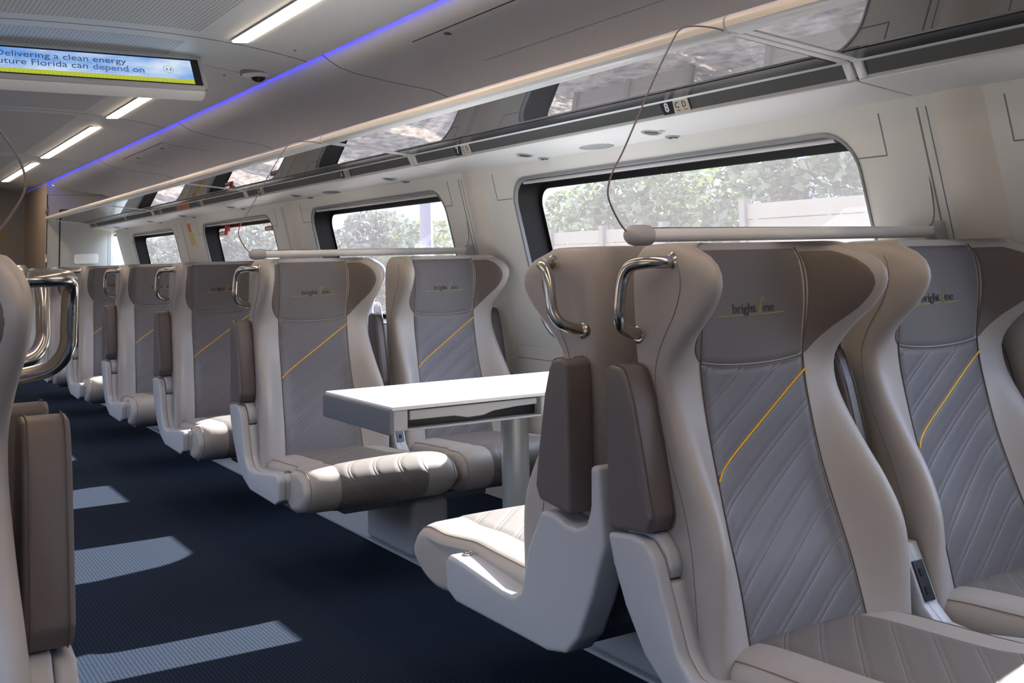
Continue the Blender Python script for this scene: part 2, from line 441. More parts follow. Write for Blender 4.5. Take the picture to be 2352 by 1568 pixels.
def backrest(name, parent, mat):
    NU = 80; zs = [.30 + (ZTOP - .30) * k / 46 for k in range(47)]
    verts = []; faces = []
    for z in zs:
        for k in range(NU): verts.append(S(20 * k / NU, z))
    for f, dz in ((.965, .006), (.90, .0095), (.78, .011)):
        for k in range(NU):
            p = S(20 * k / NU, ZTOP); cy = -.16
            verts.append(Vector((p.x * (1 - (1 - f) * .8), cy + (p.y - cy) * f, ZTOP + dz)))
    rows = len(zs) + 3
    for r in range(rows - 1):
        for k in range(NU):
            k2 = (k + 1) % NU
            faces.append((r * NU + k, r * NU + k2, (r + 1) * NU + k2, (r + 1) * NU + k))
    faces.append(tuple((rows - 1) * NU + k for k in range(NU))); faces.append(tuple(range(NU - 1, -1, -1)))
    return make(name, verts, faces, mat, parent, angle=50)

def patch(name, uf, zf, nu, nz, mat, parent, off=.003):
    """patch over the backrest: uf(s,t)->u, zf(s,t)->z, s,t in 0..1"""
    verts = []; faces = []
    for j in range(nz + 1):
        for i in range(nu + 1):
            s, t = i / nu, j / nz; u, z = uf(s, t), zf(s, t)
            edge = i in (0, nu) or j in (0, nz)
            verts.append(S(u, z) + SN(u, z) * (-.002 if edge else off))
    for j in range(nz):
        for i in range(nu):
            a = j * (nu + 1) + i
            faces.append((a, a + 1, a + nu + 2, a + nu + 1))
    return make(name, verts, faces, mat, parent, angle=80)

US = 2.25
def seam_z(u): return .948 + .014 * (u / US) ** 2
def xs_u(x, z):
    lo, hi = -3.2, 3.2
    for _ in range(30):
        m = (lo + hi) / 2
        if S(m, z).x < x: lo = m
        else: hi = m
    return lo

# cushion surface : v around side profile, s across
CP = [(-.27, .385), (-.36, .405), (-.50, .410), (-.65, .415), (-.78, .428), (-.87, .436), (-.925, .420), (-.955, .375), (-.945, .315),
      (-.885, .268), (-.75, .252), (-.55, .262), (-.38, .285), (-.27, .32)]
def cprof(v):
    n = len(CP); i = math.floor(v); t = v - i
    w = ((1 - t) ** 3 / 6, (3 * t ** 3 - 6 * t * t + 4) / 6, (-3 * t ** 3 + 3 * t * t + 3 * t + 1) / 6, t ** 3 / 6)
    return (sum(w[k] * CP[(i - 1 + k) % n][0] for k in range(4)), sum(w[k] * CP[(i - 1 + k) % n][1] for k in range(4)))
def hw(y):
    t = min(1, max(0, (-y - .66) / .13)); t = t * t * (3 - 2 * t)
    return .268 + .054 * t
def CS(s, v):
    y, z = cprof(v); cy, cz = -.60, .345
    a = abs(s); r = max(0, (a - .80) / .20); q = 1 - math.sqrt(max(0, 1 - r * r))
    k = .030 * q
    d = Vector((0, y - cy, z - cz))
    yy = y - max(-1, min(1, (y - cy) / .25)) * k * .9; zz = z - max(-1, min(1, (z - cz) / .05)) * k
    crown = .006 * (1 - a * a) * (1 if z > .38 else 0.3 if z > .33 else 0)
    return Vector((s * hw(yy), yy, zz + crown))
def cushion(parent):
    n = len(CP); NV = 72; ss = [-1, -.992, -.97, -.93, -.88, -.82, -.7, -.5, -.25, 0, .25, .5, .7, .82, .88, .93, .97, .992, 1]
    verts = [CS(s, n * k / NV) for s in ss for k in range(NV)]; faces = []
    for i in range(len(ss) - 1):
        for k in range(NV):
            k2 = (k + 1) % NV
            faces.append((i * NV + k, i * NV + k2, (i + 1) * NV + k2, (i + 1) * NV + k))
    faces.append(tuple(range(NV - 1, -1, -1))); faces.append(tuple((len(ss) - 1) * NV + k for k in range(NV)))
    o = make('seat_cushion', verts, faces, M['fabric'], parent, angle=60)
    me = o.data; bm = bmesh.new(); bm.from_mesh(me); bmesh.ops.recalc_face_normals(bm, faces=bm.faces); bm.to_mesh(me); bm.free()
    # quilted insert
    nu, nv = 16, 60; verts = []; faces = []
    for j in range(nv + 1):
        for i in range(nu + 1):
            s = -.60 + 1.2 * i / nu; v = .4 + 9.2 * j / nv
            e = .01; p = CS(s, v); du = CS(s + e, v) - CS(s - e, v); dv = CS(s, v + e) - CS(s, v - e)
            N = du.cross(dv).normalized()
            if N.dot(p - Vector((p.x, -.6, .34))) < 0: N = -N
            edge = i in (0, nu) or j in (0, nv)
            verts.append(p + N * (-.002 if edge else .0028))
    for j in range(nv):
        for i in range(nu):
            a = j * (nu + 1) + i; faces.append((a, a + nu + 1, a + nu + 2, a + 1))
    make('quilted_insert', verts, faces, M['quilt_seat'], o, angle=80)
    for sx in (-1, 1):
        pts = [CS(sx * .93, .6 + 8.4 * k / 40) + Vector((sx * .001, 0, .001)) for k in range(41)]
        v, f = tube_data(pts, .0013, 5); make('seam_piping', v, f, M['seam_soft'], o)
    return o

def arm(parent, xa, xb, sx, outlet=False, away=False, slim=False):
    """arm at the side sx*x; xa outer, xb inner (absolute distance from the seat centre)"""
    X = lambda v: sx * v
    lo, hi = min(X(xa), X(xb)), max(X(xa), X(xb))
    pad = [(-.075, .610), (-.205, .622), (-.222, .655), (-.205, .74), (-.172, .88), (-.150, .940), (-.135, .960), (-.095, .966), (-.078, .955), (-.072, .90), (-.074, .74)]
    wi = (hi - lo)
    arm_o = from_bm('armrest', bm_prism(pad, lo, hi, 'x', .012 if not slim else .01, 3), M['pad'], parent, angle=50)
    fr = [(-.205, .622), (-.222, .655), (-.205, .74), (-.172, .88), (-.150, .940), (-.135, .960), (-.095, .966)]
    for xx in (lo + .010, hi - .010):
        P = [Vector((xx, y - .0015 if z < .95 else y, z + (.0015 if z > .95 else 0))) for y, z in fr]
        v, f = tube_data(smooth_path(P, 4), .0014, 5); make('seam_piping', v, f, M['seam'], arm_o)
    # pivot
    piv = [(-.10, .53), (-.235, .53), (-.245, .555), (-.235, .585), (-.20, .618), (-.10, .618)]
    xin0, xin1 = (lo + wi * .42, hi - .004) if sx < 0 else (lo + .004, hi - wi * .42)
    if not away: from_bm('armrest_hinge', bm_prism(piv, xin0, xin1, 'x', .010, 3), M['shell'], parent, angle=50)
    cheek = [(-.075, .602), (-.092, .54), (-.13, .46), (-.19, .375), (-.27, .315), (-.36, .283), (-.66, .275), (-.705, .295), (-.708, .370), (-.69, .392),
             (-.62, .386), (-.40, .362), (-.335, .368), (-.30, .40), (-.262, .50), (-.235, .575), (-.205, .606), (-.16, .612)]
    low = [(-.10, .528), (-.13, .46), (-.19, .375), (-.27, .315), (-.36, .283), (-.66, .275), (-.705, .295), (-.708, .370), (-.69, .392),
           (-.62, .386), (-.40, .362), (-.335, .368), (-.30, .40), (-.262, .50), (-.250, .528)]
    if sx < 0: xo0, xo1, xl0, xl1 = lo - .004, lo + wi * .40, lo + wi * .36, hi
    else: xo0, xo1, xl0, xl1 = hi - wi * .40, hi + .004, lo, hi - wi * .36
    if outlet:
        fwd = lambda P: [((y - .075) if (y > -.41 and y < -.15 and z > .36 and (y, z) in ((-.335, .368), (-.30, .40), (-.262, .50), (-.235, .575), (-.205, .606), (-.250, .528), (-.40, .362))) else y, z) for y, z in P]
        cheek, low = fwd(cheek), fwd(low)
    if away:
        full = [(.044, .735), (.054, .56), (-.010, .42), (-.060, .335), (-.110, .290), (-.19, .274), (-.64, .274), (-.695, .295), (-.700, .370), (-.68, .392),
                (-.62, .388), (-.40, .364), (-.335, .364), (-.30, .385), (-.262, .50), (-.200, .598), (-.150, .602), (-.10, .586), (-.055, .584), (-.014, .598), (.006, .64), (.010, .735)]
        sh = bm_prism(full, lo - .004, hi, 'x', .014, 4)
    else:
        sh = bm_prism(cheek, xo0, xo1, 'x', .010 if not slim else .005, 3)
        bm_prism(low, xl0, xl1, 'x', .008 if not slim else .004, 2, sh)
    sh_o = from_bm('arm_shell', sh, M['shell'], parent, angle=50)
    xm = (xl0 + xl1) / 2
    if not slim:
        disc_lathe('recline_button', (xm, -.655, .386), (0, -.05, 1), [(.014, 0), (.014, .008), (.011, .009), (.011, .004), (.009, .004), (.009, .012), (.007, .013)], M['chrome'], sh_o, 20)
    if outlet:
        # dark socket plate on the sloping front of the console
        p0, p1 = Vector((xm, -.3405, .49)), Vector((xm, -.3725, .408)); d = (p0 - p1).normalized(); n = Vector((0, -1, -.38)).normalized()
        n = (n - d * n.dot(d)).normalized()
        if n.y > 0: n = -n
        w = .017
        xm = (min(xo0, xl0) + max(xo1, xl1)) / 2; p0.x = p1.x = xm
        def q(a, b, c): return p1 + d * a + Vector((1, 0, 0)) * b + n * c
        L = (p0 - p1).length
        vs = [q(0, -w, .0), q(0, w, .0), q(L, w, .0), q(L, -w, .0), q(0, -w, .004), q(0, w, .004), q(L, w, .004), q(L, -w, .004)]
        make('power_outlet', vs, [(0, 3, 2, 1), (4, 5, 6, 7), (0, 1, 5, 4), (1, 2, 6, 5), (2, 3, 7, 6), (3, 0, 4, 7)], M['black'], sh_o, smooth=False)
        for a in (.25, .70):
            vs = [q(L * (a + da), db, .0055) for da, db in ((-.1, -.006), (-.1, .006), (.1, .006), (.1, -.006))] + [q(L * (a + da), db, .003) for da, db in ((-.1, -.006), (-.1, .006), (.1, .006), (.1, -.006))]
            make('socket', vs, [(0, 1, 2, 3), (7, 6, 5, 4), (0, 4, 5, 1), (1, 5, 6, 2), (2, 6, 7, 3), (3, 7, 4, 0)], M['rubber'], sh_o, smooth=False)

def handle(parent, sx, ex=0.0):
    pts = [(sx * .250, -.235, 1.188), (sx * .285, -.228, 1.188), (sx * .315, -.205, 1.188), (sx * .330, -.170, 1.180), (sx * .334, -.148, 1.152), (sx * .335, -.138, 1.11),
           (sx * .334, -.132, 1.075), (sx * .322, -.122, 1.050), (sx * .298, -.115, 1.036), (sx * .250, -.108, 1.026)]
    pts = [(p[0] + (sx * ex if i not in (0, len(pts) - 1) else sx * ex * .5), p[1], p[2]) for i, p in enumerate(pts)]
    h = tube('grab_handle', pts, .0135, M['chrome'], parent, n=16, sub=6)
    for p, q in ((pts[0], pts[1]), (pts[-1], pts[-2])):
        a = (Vector(q) - Vector(p)).normalized()
        disc_lathe('mounting_flange', Vector(p) + a * .0, a, [(.020, 0), (.022, .006), (.022, .014), (.018, .018), (.014, .019)], M['chrome'], h, 20)
    return h

def seat_proto(side, outer, away=False, name='train_seat', ex=0.0):
    """side: -1/+1 where the main arm stands; outer: an aisle seat with a grab handle; else a window seat with slim centre arm and a wall arm"""
    root = empty(name)
    b = backrest('backrest', root, M['fabric'])
    # centre panels
    patch('headrest_panel', lambda s, t: -US + 2 * US * s, lambda s, t: seam_z(-US + 2 * US * s) + (1.2165 - seam_z(-US + 2 * US * s)) * t, 22, 26, M['head'], root)
    qp = patch('quilted_panel', lambda s, t: -US + 2 * US * s, lambda s, t: .33 + (seam_z(-US + 2 * US * s) - .33) * t, 22, 60, M['quilt'], root, .0045)
    # wings
    def wing(sg):
        def ue(t):
            z = t
            if t < .62: f = math.sin(PI / 2 * (t / .62) ** .9) ** .95
            else: f = math.sqrt(max(0, 1 - ((t - .62) / .40) ** 2)) * .62 + .38
            return US + (3.85 - US) * max(.02, f)
        return patch('headrest_wing', (lambda s, t: US + (ue(t) - US) * s) if sg > 0 else (lambda s, t: -ue(t) + (ue(t) - US) * s),
                     lambda s, t: .962 + (1.209 - .962) * t, 14, 30, M['wing'], root, .0022)
    wing(1); wing(-1)
    # seams between the panels
    hp = root.children
    for sg in (-1, 1):
        P = [S(sg * US, z) + SN(sg * US, z) * .0022 for z in [.34 + (1.214 - .34) * k / 60 for k in range(61)]]
        v, f = tube_data(P, .0018, 5); make('seam_piping', v, f, M['seam'], b)
    P = [S(u, seam_z(u)) + SN(u, seam_z(u)) * .0035 for u in [-US + 2 * US * k / 24 for k in range(25)]]
    v, f = tube_data(P, .0018, 5); make('seam_piping', v, f, M['seam'], b)
    for sg in (-1, 1):      # stitched seam on each flank
        P = [S(sg * 5.75, z) + SN(sg * 5.75, z) * .0005 for z in [.36 + (1.19 - .36) * k / 60 for k in range(61)]]
        v, f = tube_data(P, .0011, 5); make('flank_seam', v, f, M['seam_soft'], b)
    # yellow diagonal piping
    P = []
    for k in range(41):
        t = k / 40; z = .712 + (.930 - .712) * t; x = -.166 + .328 * t
        u = xs_u(x, z); P.append(S(u, z) + SN(u, z) * .0055)
    v, f = tube_data(P, .0026, 6); make('yellow_piping', v, f, M['yellow'], qp)
    # stitched word mark
    def on(x, z, h=.0032):
        u = xs_u(x, z); return S(u, z) + SN(u, z) * h
    yl, yt = on(.0, 1.06, .0034), on(.0, 1.09, .0034)
    lg = text_obj('word_mark', 'bright', .0315, M['logo_dark'], root, frame_matrix((-.052, yl.y, 1.0665), (1, -.02, .012), yt - yl), .0006)
    text_obj('word_mark', 'ine', .0315, M['logo_dark'], root, frame_matrix((.042, yl.y, 1.0677), (1, -.02, .012), yt - yl), .0006)
    P = [(-.098, 1.0600), (-.06, 1.0608), (-.01, 1.0612), (.020, 1.0620), (.030, 1.066), (.034, 1.076), (.038, 1.090), (.044, 1.099), (.049, 1.100), (.048, 1.093), (.041, 1.081), (.036, 1.070), (.037, 1.0635), (.048, 1.0618), (.075, 1.0628), (.108, 1.0650)]
    v, f = tube_data(smooth_path([on(x, z, .0036) for x, z in P], 5), .0009, 5); make('word_mark_underline', v, f, M['logo_yellow'], root)
    cushion(root)
    # back shell and under pan
    bs = bm_prism([(-.06, .60), (-.045, .585), (-.05, .50), (-.08, .40), (-.12, .32), (-.20, .262), (-.70, .236), (-.72, .256), (-.30, .30), (-.16, .36), (-.11, .46), (-.085, .60)], -.262, .262, 'x', .006, 2)
    from_bm('back_shell', bs, M['shell_dark'], root, angle=50)
    if outer:
        arm(root, .340 + ex, .264 + ex, side, away=away); handle(root, side, ex)
    else:
        arm(root, .346, .298, side, outlet=True, slim=True)
        arm(root, .270, .335, -side, slim=True)
    return root

def copy_tree(o, parent=None):
    c = o.copy(); COL.objects.link(c)
    if parent is not None:
        c.parent = parent; c.matrix_parent_inverse = o.matrix_parent_inverse
    for ch in o.children: copy_tree(ch, c)
    return c

XA, XW = 1.780, 2.442
pA = seat_proto(-1, True); pW = seat_proto(-1, False)
pAa = seat_proto(1, True, away=True); pWa = seat_proto(1, False)
pAl = seat_proto(1, True, ex=.022); pAla = seat_proto(-1, True, away=True, ex=.022)
def place(p, x, y, rot, label, group=None, first={}):
    if p.name not in first: first[p.name] = 1; o = p
    else: o = copy_tree(p)
    o.location = (x, y, 0); o.rotation_euler = (0, 0, rot)
    tag(o, label, 'train seat', group)
    return o
place(pA, XA, 2.04, 0, 'large grey quilted seat nearest the camera with a raised armrest on the aisle')
place(pW, XW, 2.04, 0, 'grey quilted window seat cut by the right edge, beside the nearest aisle seat')
place(pAa, XA, 2.04, PI, 'grey seat turned away toward the table, back to back with the nearest seat')
place(pWa, XW, 2.04, PI, 'window seat turned away toward the table, hidden behind the nearest seats')
place(pA, XA, 4.80, 0, 'grey aisle seat facing the camera behind the white table')
place(pW, XW, 4.80, 0, 'grey window seat facing the camera across the white table')
ys = [6.20, 7.60, 9.00, 10.40, 11.80]
words = ['first row behind the table seats', 'second row behind the table seats', 'third row behind the table seats', 'fourth row behind the table seats', 'last row before the end bulkhead']
for y, w in zip(ys, words):
    place(pA, XA, y, 0, 'grey aisle seat with steel grab handle in the ' + w, 'forward rows of aisle seats')
    place(pW, XW, y, 0, 'grey window seat in the ' + w, 'forward rows of window seats')
place(pAl, -.045, 2.04, 0, 'seat cut by the left edge, its smooth beige flank facing the aisle')
place(pAla, -.045, 2.04, PI, 'seat turned away at the left edge, only its handle and armrest showing')

# pedestals
def pedestal(x, y, label, s=1):
    t = empty('seat_pedestal', (x, y, 0), 0, label, 'seat pedestal', 'seat pedestals under the pairs')
    from_bm('pedestal_column', bm_box(-.085, .085, -.78 if s > 0 else .32, -.32 if s > 0 else .78, .012, .236, .03, 4), M['pedestal'], t)
    from_bm('cross_beam', bm_box(-.33, .33, min(-.66 * s, -.56 * s), max(-.66 * s, -.56 * s), .200, .232, .006, 2), M['shell_dark'], t)
    return t
pl = ['grey floor pedestal under the nearest pair of seats', 'grey floor pedestal under the seat pair turned away', 'grey floor pedestal under the seats behind the table']
pedestal(2.055, 2.04, pl[0]); pedestal(2.055, 2.04, pl[1], -1); pedestal(2.055, 4.80, pl[2])
for y, w in zip(ys, words): pedestal(2.055, y, 'grey floor pedestal under the ' + w)
for s, w in ((1, 'facing pair'), (-1, 'turned away pair')): pedestal(2 * XC - 2.055, 2.04, 'floor pedestal under the %s at the left edge' % w, s)

# ------------------------------------------------------------------ table
tb = empty('table', (2.13, 3.475, 0), 0, 'white bay table with a folded leaf on a grey floor column', 'table')
from_bm('tabletop', bm_box(-.632, .60, -.285, .285, .727, .740, .004, 2), M['tabletop'], tb)
bd = bmesh.new()
for a in ((-.628, -.575, -.28, .28, .660, .727), (-.06, .60, -.28, .28, .660, .727), (-.575, -.06, -.235, .28, .660, .727)):
    bm_box(*a, .003, 1, bd)
bm_box(-.575, -.06, -.28, -.23, .658, .665, .002, 1, bd)
body = from_bm('table_body', bd, M['silver'], tb)
from_bm('end_cap', bm_box(-.644, -.624, -.284, .284, .650, .732, .008, 3), M['tableside'], tb)
box('tray_recess', -.573, -.062, -.236, -.232, .660, .726, M['black'], tb)
leaf = [(-.565, .722), (-.075, .722), (-.075, .702), (-.16, .700), (-.25, .694), (-.29, .683), (-.35, .681), (-.40, .691), (-.565, .692)]
from_bm('folding_leaf', bm_prism(leaf, -.274, -.255, 'y', .002, 1), M['silver'], tb)
disc_lathe('table_column', (0, 0, 0), (0, 0, 1), [(.075, .011), (.075, .018), (.052, .020), (.0515, .636), (.060, .640), (.062, .662)], M['pole'], tb, 40)

# ------------------------------------------------------------------ rods above the seats
def rod(x0, x1, y, label, sx=1, cable=True):
    f = lambda x: x if sx > 0 else 2 * XC - x
    t = empty('divider_rod', (f(x0), y, 1.252), 0, label, 'divider rod')
    L = lambda x, dy, z: (f(x) - f(x0), dy, z - 1.252)
    tube('rod_tube', [L(x0 + .02, 0, 1.252), L(x1 - .03, 0, 1.255)], .0168, M['white'], t, 18, 1)
    tube('end_cap', [L(x0 - .016, 0, 1.252), L(x0 - .012, 0, 1.252), L(x0 - .002, 0, 1.252), L(x0 + .012, 0, 1.252), L(x0 + .045, 0, 1.252), L(x0 + .056, 0, 1.252), L(x0 + .058, 0, 1.252)], [.008, .015, .0225, .0255, .0255, .0235, .019], M['silver'], t, 22, 0)
    xx = sorted((L(x0 + .055, 0, 0)[0], L(x1 - .06, 0, 0)[0]))
    box('rod_slot', xx[0], xx[1], -.002, .002, .0160, .0190, M['black'], t)
    poly = [(L(x1 - .05, 0, 1.262)[0], .012), (L(x1 - .01, 0, 0)[0], .035), (L(x1 + .03, 0, 0)[0], .035), (L(x1 + .045, 0, 0)[0], -.035), (L(x1 - .01, 0, 0)[0], -.035), (L(x1 - .05, 0, 0)[0], -.015)]
    br = from_bm('wall_bracket', bm_prism(poly, -.02, .02, 'y', .005, 2), M['silver'], t)
    for zz in (.022, -.022):
        disc_lathe('bracket_screw', (L(x1 + .018, 0, 0)[0], -.020, zz), (0, -1, 0), [(.0055, 0), (.0055, .003), (.003, .003)], M['black'], br, 12)
    if cable:
        P = [(x0 - .010, 1.258), (x0 - .035, 1.285), (x0 - .062, 1.335), (x0 - .063, 1.368), (x0 - .045, 1.41), (x0 - .012, 1.46), (x0 + .088, 1.637), (x0 + .150, 1.735), (x0 + .178, 1.768), (x0 + .22, 1.780), (x0 + .29, 1.782), (x0 + .345, 1.774)]
        tube('pull_cord', [L(a, 0, b) for a, b in P], .0022, M['cable'], t, 8, 6)
        P = [(x1 - .055, .0, 1.268), (x1 - .03, 0, 1.29), (x1 - .028, 0, 1.36), (x1 - .07, 0, 1.60)]
        tube('pull_cord', [L(a, d, b) for a, d, b in P], .0018, M['cable'], t, 6, 6)
    return t
rod(1.588, 2.735, 2.04, 'long pale rod above the nearest seats with a looping grey cord')
rod(1.575, 2.735, 4.83, 'pale rod above the seats behind the table with a thin cord')
rod(1.555, 2.735, 2.04, 'rod at the left edge showing only its looping cord', -1)

# ------------------------------------------------------------------ floor, ceiling, walls
Y0, Y1, YB = -3.6, 13.30, 15.0
struct(make('floor', [(-1.2, Y0, 0), (2.95, Y0, 0), (2.95, YB, 0), (-1.2, YB, 0), (-1.2, Y0, -.1), (2.95, Y0, -.1), (2.95, YB, -.1), (-1.2, YB, -.1)],
            [(0, 1, 2, 3), (7, 6, 5, 4), (0, 4, 5, 1), (1, 5, 6, 2), (2, 6, 7, 3), (3, 7, 4, 0)], M['carpet'], smooth=False))
n_trim = [0]
def trim(x0, x1, y0, y1, z0, z1, mat, bevel=0):
    n_trim[0] += 1
    return struct(box('trim_%d' % n_trim[0], x0, x1, y0, y1, z0, z1, mat, None, bevel))
trim(1.968, 2.21, Y0, Y1, 0, .011, M['pedestal'], .002)
trim(2 * XC - 2.21, 2 * XC - 1.968, Y0, Y1, 0, .011, M['pedestal'], .002)

def mir(x): return 2 * XC - x
def strip(name, prof, y0, y1, mat, th=.02, up=1, parent=None, ysub=1):
    """sheet following prof (x,z) between y0 and y1, given thickness outward"""
    verts = []; faces = []; n = len(prof)
    nrm = []
    for i in range(n):
        a = prof[max(i - 1, 0)]; b = prof[min(i + 1, n - 1)]; dx, dz = b[0] - a[0], b[1] - a[1]; l = math.hypot(dx, dz)
        nrm.append((-dz / l * up * th, dx / l * up * th))
    for y in (y0, y1):
        for (x, z) in prof: verts.append((x, y, z))
        for (x, z), (nx, nz) in zip(prof, nrm): verts.append((x + nx, y, z + nz))
    for i in range(n - 1):
        faces.append((i, i + 1, 2 * n + i + 1, 2 * n + i)); faces.append((n + i, 3 * n + i, 3 * n + i + 1, n + i + 1))
        faces.append((i, n + i, n + i + 1, i + 1)); faces.append((2 * n + i, 2 * n + i + 1, 3 * n + i + 1, 3 * n + i))
    faces.append((0, 2 * n, 3 * n, n)); faces.append((n - 1, 2 * n - 1, 4 * n - 1, 3 * n - 1))
    o = make(name, verts, faces, mat, parent, angle=30)
    bm = bmesh.new(); bm.from_mesh(o.data); bmesh.ops.recalc_face_normals(bm, faces=bm.faces); bm.to_mesh(o.data); bm.free()
    return o
def zc(x):      # ceiling height
    d = abs(x - XC); return 2.292 - .088 * (d / 1.042) ** 2.6
def cprofx(xa, xb, n=10): return [(xa + (xb - xa) * k / n, zc(xa + (xb - xa) * k / n)) for k in range(n + 1)]
struct(strip('ceiling', cprofx(mir(1.917), 1.917, 24), Y0, YB, M['ceil'], .018))
cov = [(1.905, 2.234), (1.930, 2.214), (1.965, 2.188), (2.02, 2.157), (2.10, 2.134), (2.286, 2.105), (2.53, 2.076), (2.62, 2.046), (2.685, 1.985), (2.70, 1.90), (2.70, 1.76)]
struct(strip('ceiling_cove', [(x, z) for x, z in cov], Y0, Y1, M['cove'], .02)).name = 'trim_cove_right'
struct(strip('ceiling_cove', [(mir(x), z) for x, z in cov], Y0, Y1, M['cove'], .02, -1)).name = 'trim_cove_left'
# corridor side of the cove, beyond the bulkhead
struct(strip('trim_cove_corridor', [(1.905, 2.232), (1.93, 2.21)], Y1, YB, M['cove'], .01))
# perforated panels between the seams
cs = [-3.4, -.6, 2.2, 5.02, 7.86, 10.9, 13.9]
for i in range(len(cs) - 1):
    a, b = cs[i] + .13, cs[i + 1] - .13
    pr = [(x, z - .0022) for x, z in cprofx(XC - .47, XC + .47, 10)]
    tag(strip('perforated_panel', pr, a, b, M['perf'], .0018), 'perforated grey ceiling panel, %s' % ['behind the camera', 'above the camera', 'nearest, in front of the screen', 'just beyond the hanging screen', 'second beyond the hanging screen', 'farthest, near the end wall'][i], 'ceiling panel', 'perforated ceiling panels')
for y in (5.02, 7.86, 10.9):
    struct(strip('trim_seam', [(x, z - .0006) for x, z in cprofx(mir(1.915), 1.915, 20)], y - .0035, y + .0035, M['groove'], .001))
for y in (5.62,):
    struct(strip('trim_seam', [(x, z - .0006) for x, z in cprofx(1.45, 1.915, 8)], y - .002, y + .002, M['groove_soft'], .001))
for y in (2.03, 4.86, 7.56, 10.38):
    struct(strip('trim_seam', [(x - .0006, z - .0006) for x, z in cov[1:]], y - .003, y + .003, M['groove'], .001))
# hatch outlines on the cove
def czv(x):
    for (a, za), (b, zb) in zip(cov, cov[1:]):
        if a <= x <= b: return za + (zb - za) * (x - a) / (b - a)
    return 2.1
def cove_line(x0, y0, x1, y1, w=.003, mat='groove'):
    n = 12; verts = []; faces = []
    d = Vector((x1 - x0, y1 - y0)); p = Vector((-d.y, d.x)).normalized() * w / 2
    for k in range(n + 1):
        t = k / n; x, y = x0 + d.x * t, y0 + d.y * t
        for sg in (-1, 1):
            xx, yy = x + p.x * sg, y + p.y * sg; verts += [(xx, yy, czv(xx) - .0012), (xx, yy, czv(xx) + .0005)]
    for k in range(n):
        a = 4 * k; faces += [(a, a + 2, a + 6, a + 4), (a + 1, a + 5, a + 7, a + 3), (a, a + 4, a + 5, a + 1), (a + 2, a + 3, a + 7, a + 6)]
    faces += [(0, 1, 3, 2), (4 * n, 4 * n + 2, 4 * n + 3, 4 * n + 1)]
    struct(make('trim_hatch', verts, faces, M[mat], smooth=False))
cove_line(2.05, 2.2, 2.05, 4.12, .004); cove_line(2.40, 2.2, 2.40, 4.10, .0015, 'groove_soft')
cove_line(2.02, 8.35, 2.02, 9.75, .004); cove_line(2.02, 8.35, 2.36, 8.30, .003, 'groove_soft'); cove_line(2.02, 9.75, 2.36, 9.70, .002, 'groove_soft')
for x, y in ((2.085, 3.86), (2.085, 8.62), (2.085, 9.45)):
    tag(disc_lathe('hatch_lock', (x, y, czv(x) + .001), (-.13, 0, -1), [(.018, 0), (.018, .003), (.014, .0035), (.006, .002)], M['fascia'], None, 20),
        {3.86: 'round grey lock on the nearest ceiling side panel', 8.62: 'nearer small round lock on the far ceiling hatch', 9.45: 'farther small round lock on the far ceiling hatch'}[y], 'hatch lock')
# blue led line
for fx, nm in ((lambda x: x, 'right'), (mir, 'left')):
    a, b = sorted((fx(1.9185), fx(1.921)))
    o = make('led_strip', [(a, Y0 + .1, 2.2055), (b, Y0 + .1, 2.2055), (b, YB - .1, 2.2055), (a, YB - .1, 2.2055), (a, Y0 + .1, 2.219), (b, Y0 + .1, 2.219), (b, YB - .1, 2.219), (a, YB - .1, 2.219)],
             [(0, 3, 2, 1), (4, 5, 6, 7), (0, 1, 5, 4), (1, 2, 6, 5), (2, 3, 7, 6), (3, 0, 4, 7)], M['led'], smooth=False)
    tag(o, 'blue light line along the %s edge of the ceiling' % nm, 'led strip')

# ceiling lights
def ceil_light(x, y0, y1, label):
    t = empty('ceiling_light', (x, (y0 + y1) / 2, zc(x) - .001), 0, label, 'ceiling light', 'warm ceiling light strips')
    h = (y1 - y0) / 2; w = .037
    poly = [(-w + .02, -h), (w - .004, -h + .012), (w, h - .02), (-w + .006, h), (-w, h - .015), (-w, -h + .03)]
    from_bm('light_diffuser', bm_prism(poly, -.010, 0, 'z', .004, 2), M['lamp'], t)
    from_bm('light_frame', bm_prism([(a * 1.08, b * (1 + .004 / h)) for a, b in poly], -.0035, .001, 'z', 0, 1), M['trim'], t)
for y0, y1, w in ((-.6, 2.0, 'above the camera'), (2.45, 4.95, 'nearest, before the hanging screen'), (6.05, 7.86, 'just behind the hanging screen'), (8.40, 10.90, 'second behind the hanging screen'), (11.46, 13.9, 'farthest, by the end wall')):
    ceil_light(1.548, y0, y1, 'long warm ceiling light, right row, ' + w)
    ceil_light(mir(1.548), y0, y1, 'long warm ceiling light, left row, ' + w)

# camera dome and small fittings on the ceiling
t = empty('security_camera', (1.842, 5.55, zc(1.842)), 0, 'round white dome camera with a dark lens on the ceiling', 'security camera')
disc_lathe('dome_gap', (0, 0, 0), (0, 0, -1), [(.096, -.012), (.096, .003), (.080, .0035)], M['groove_soft'], t, 36)
disc_lathe('dome_housing', (0, 0, 0), (0, 0, -1), [(.088, -.008), (.088, .006), (.082, .007), (.056, .014), (.050, .017), (.044, .017)], M['white'], t, 36)
disc_lathe('dome_lens', (0, 0, -.014), (0, 0, -1), [(.040, 0), (.037, .009), (.028, .019), (.015, .026), (.004, .028)], M['black'], t, 28)
for x, y, l in ((1.80, 5.02 - .14, 'small grey ceiling sensor ahead of the screen'), (1.72, 5.76, 'small grey ceiling sensor beside the dome camera'), (1.62, 6.35, 'small grey ceiling sensor beyond the dome camera')):
    tag(disc_lathe('ceiling_sensor', (x, y, zc(x) - .0005), (0, 0, -1), [(.008, 0), (.008, .002), (.004, .003)], M['fascia'], None, 14), l, 'sensor')

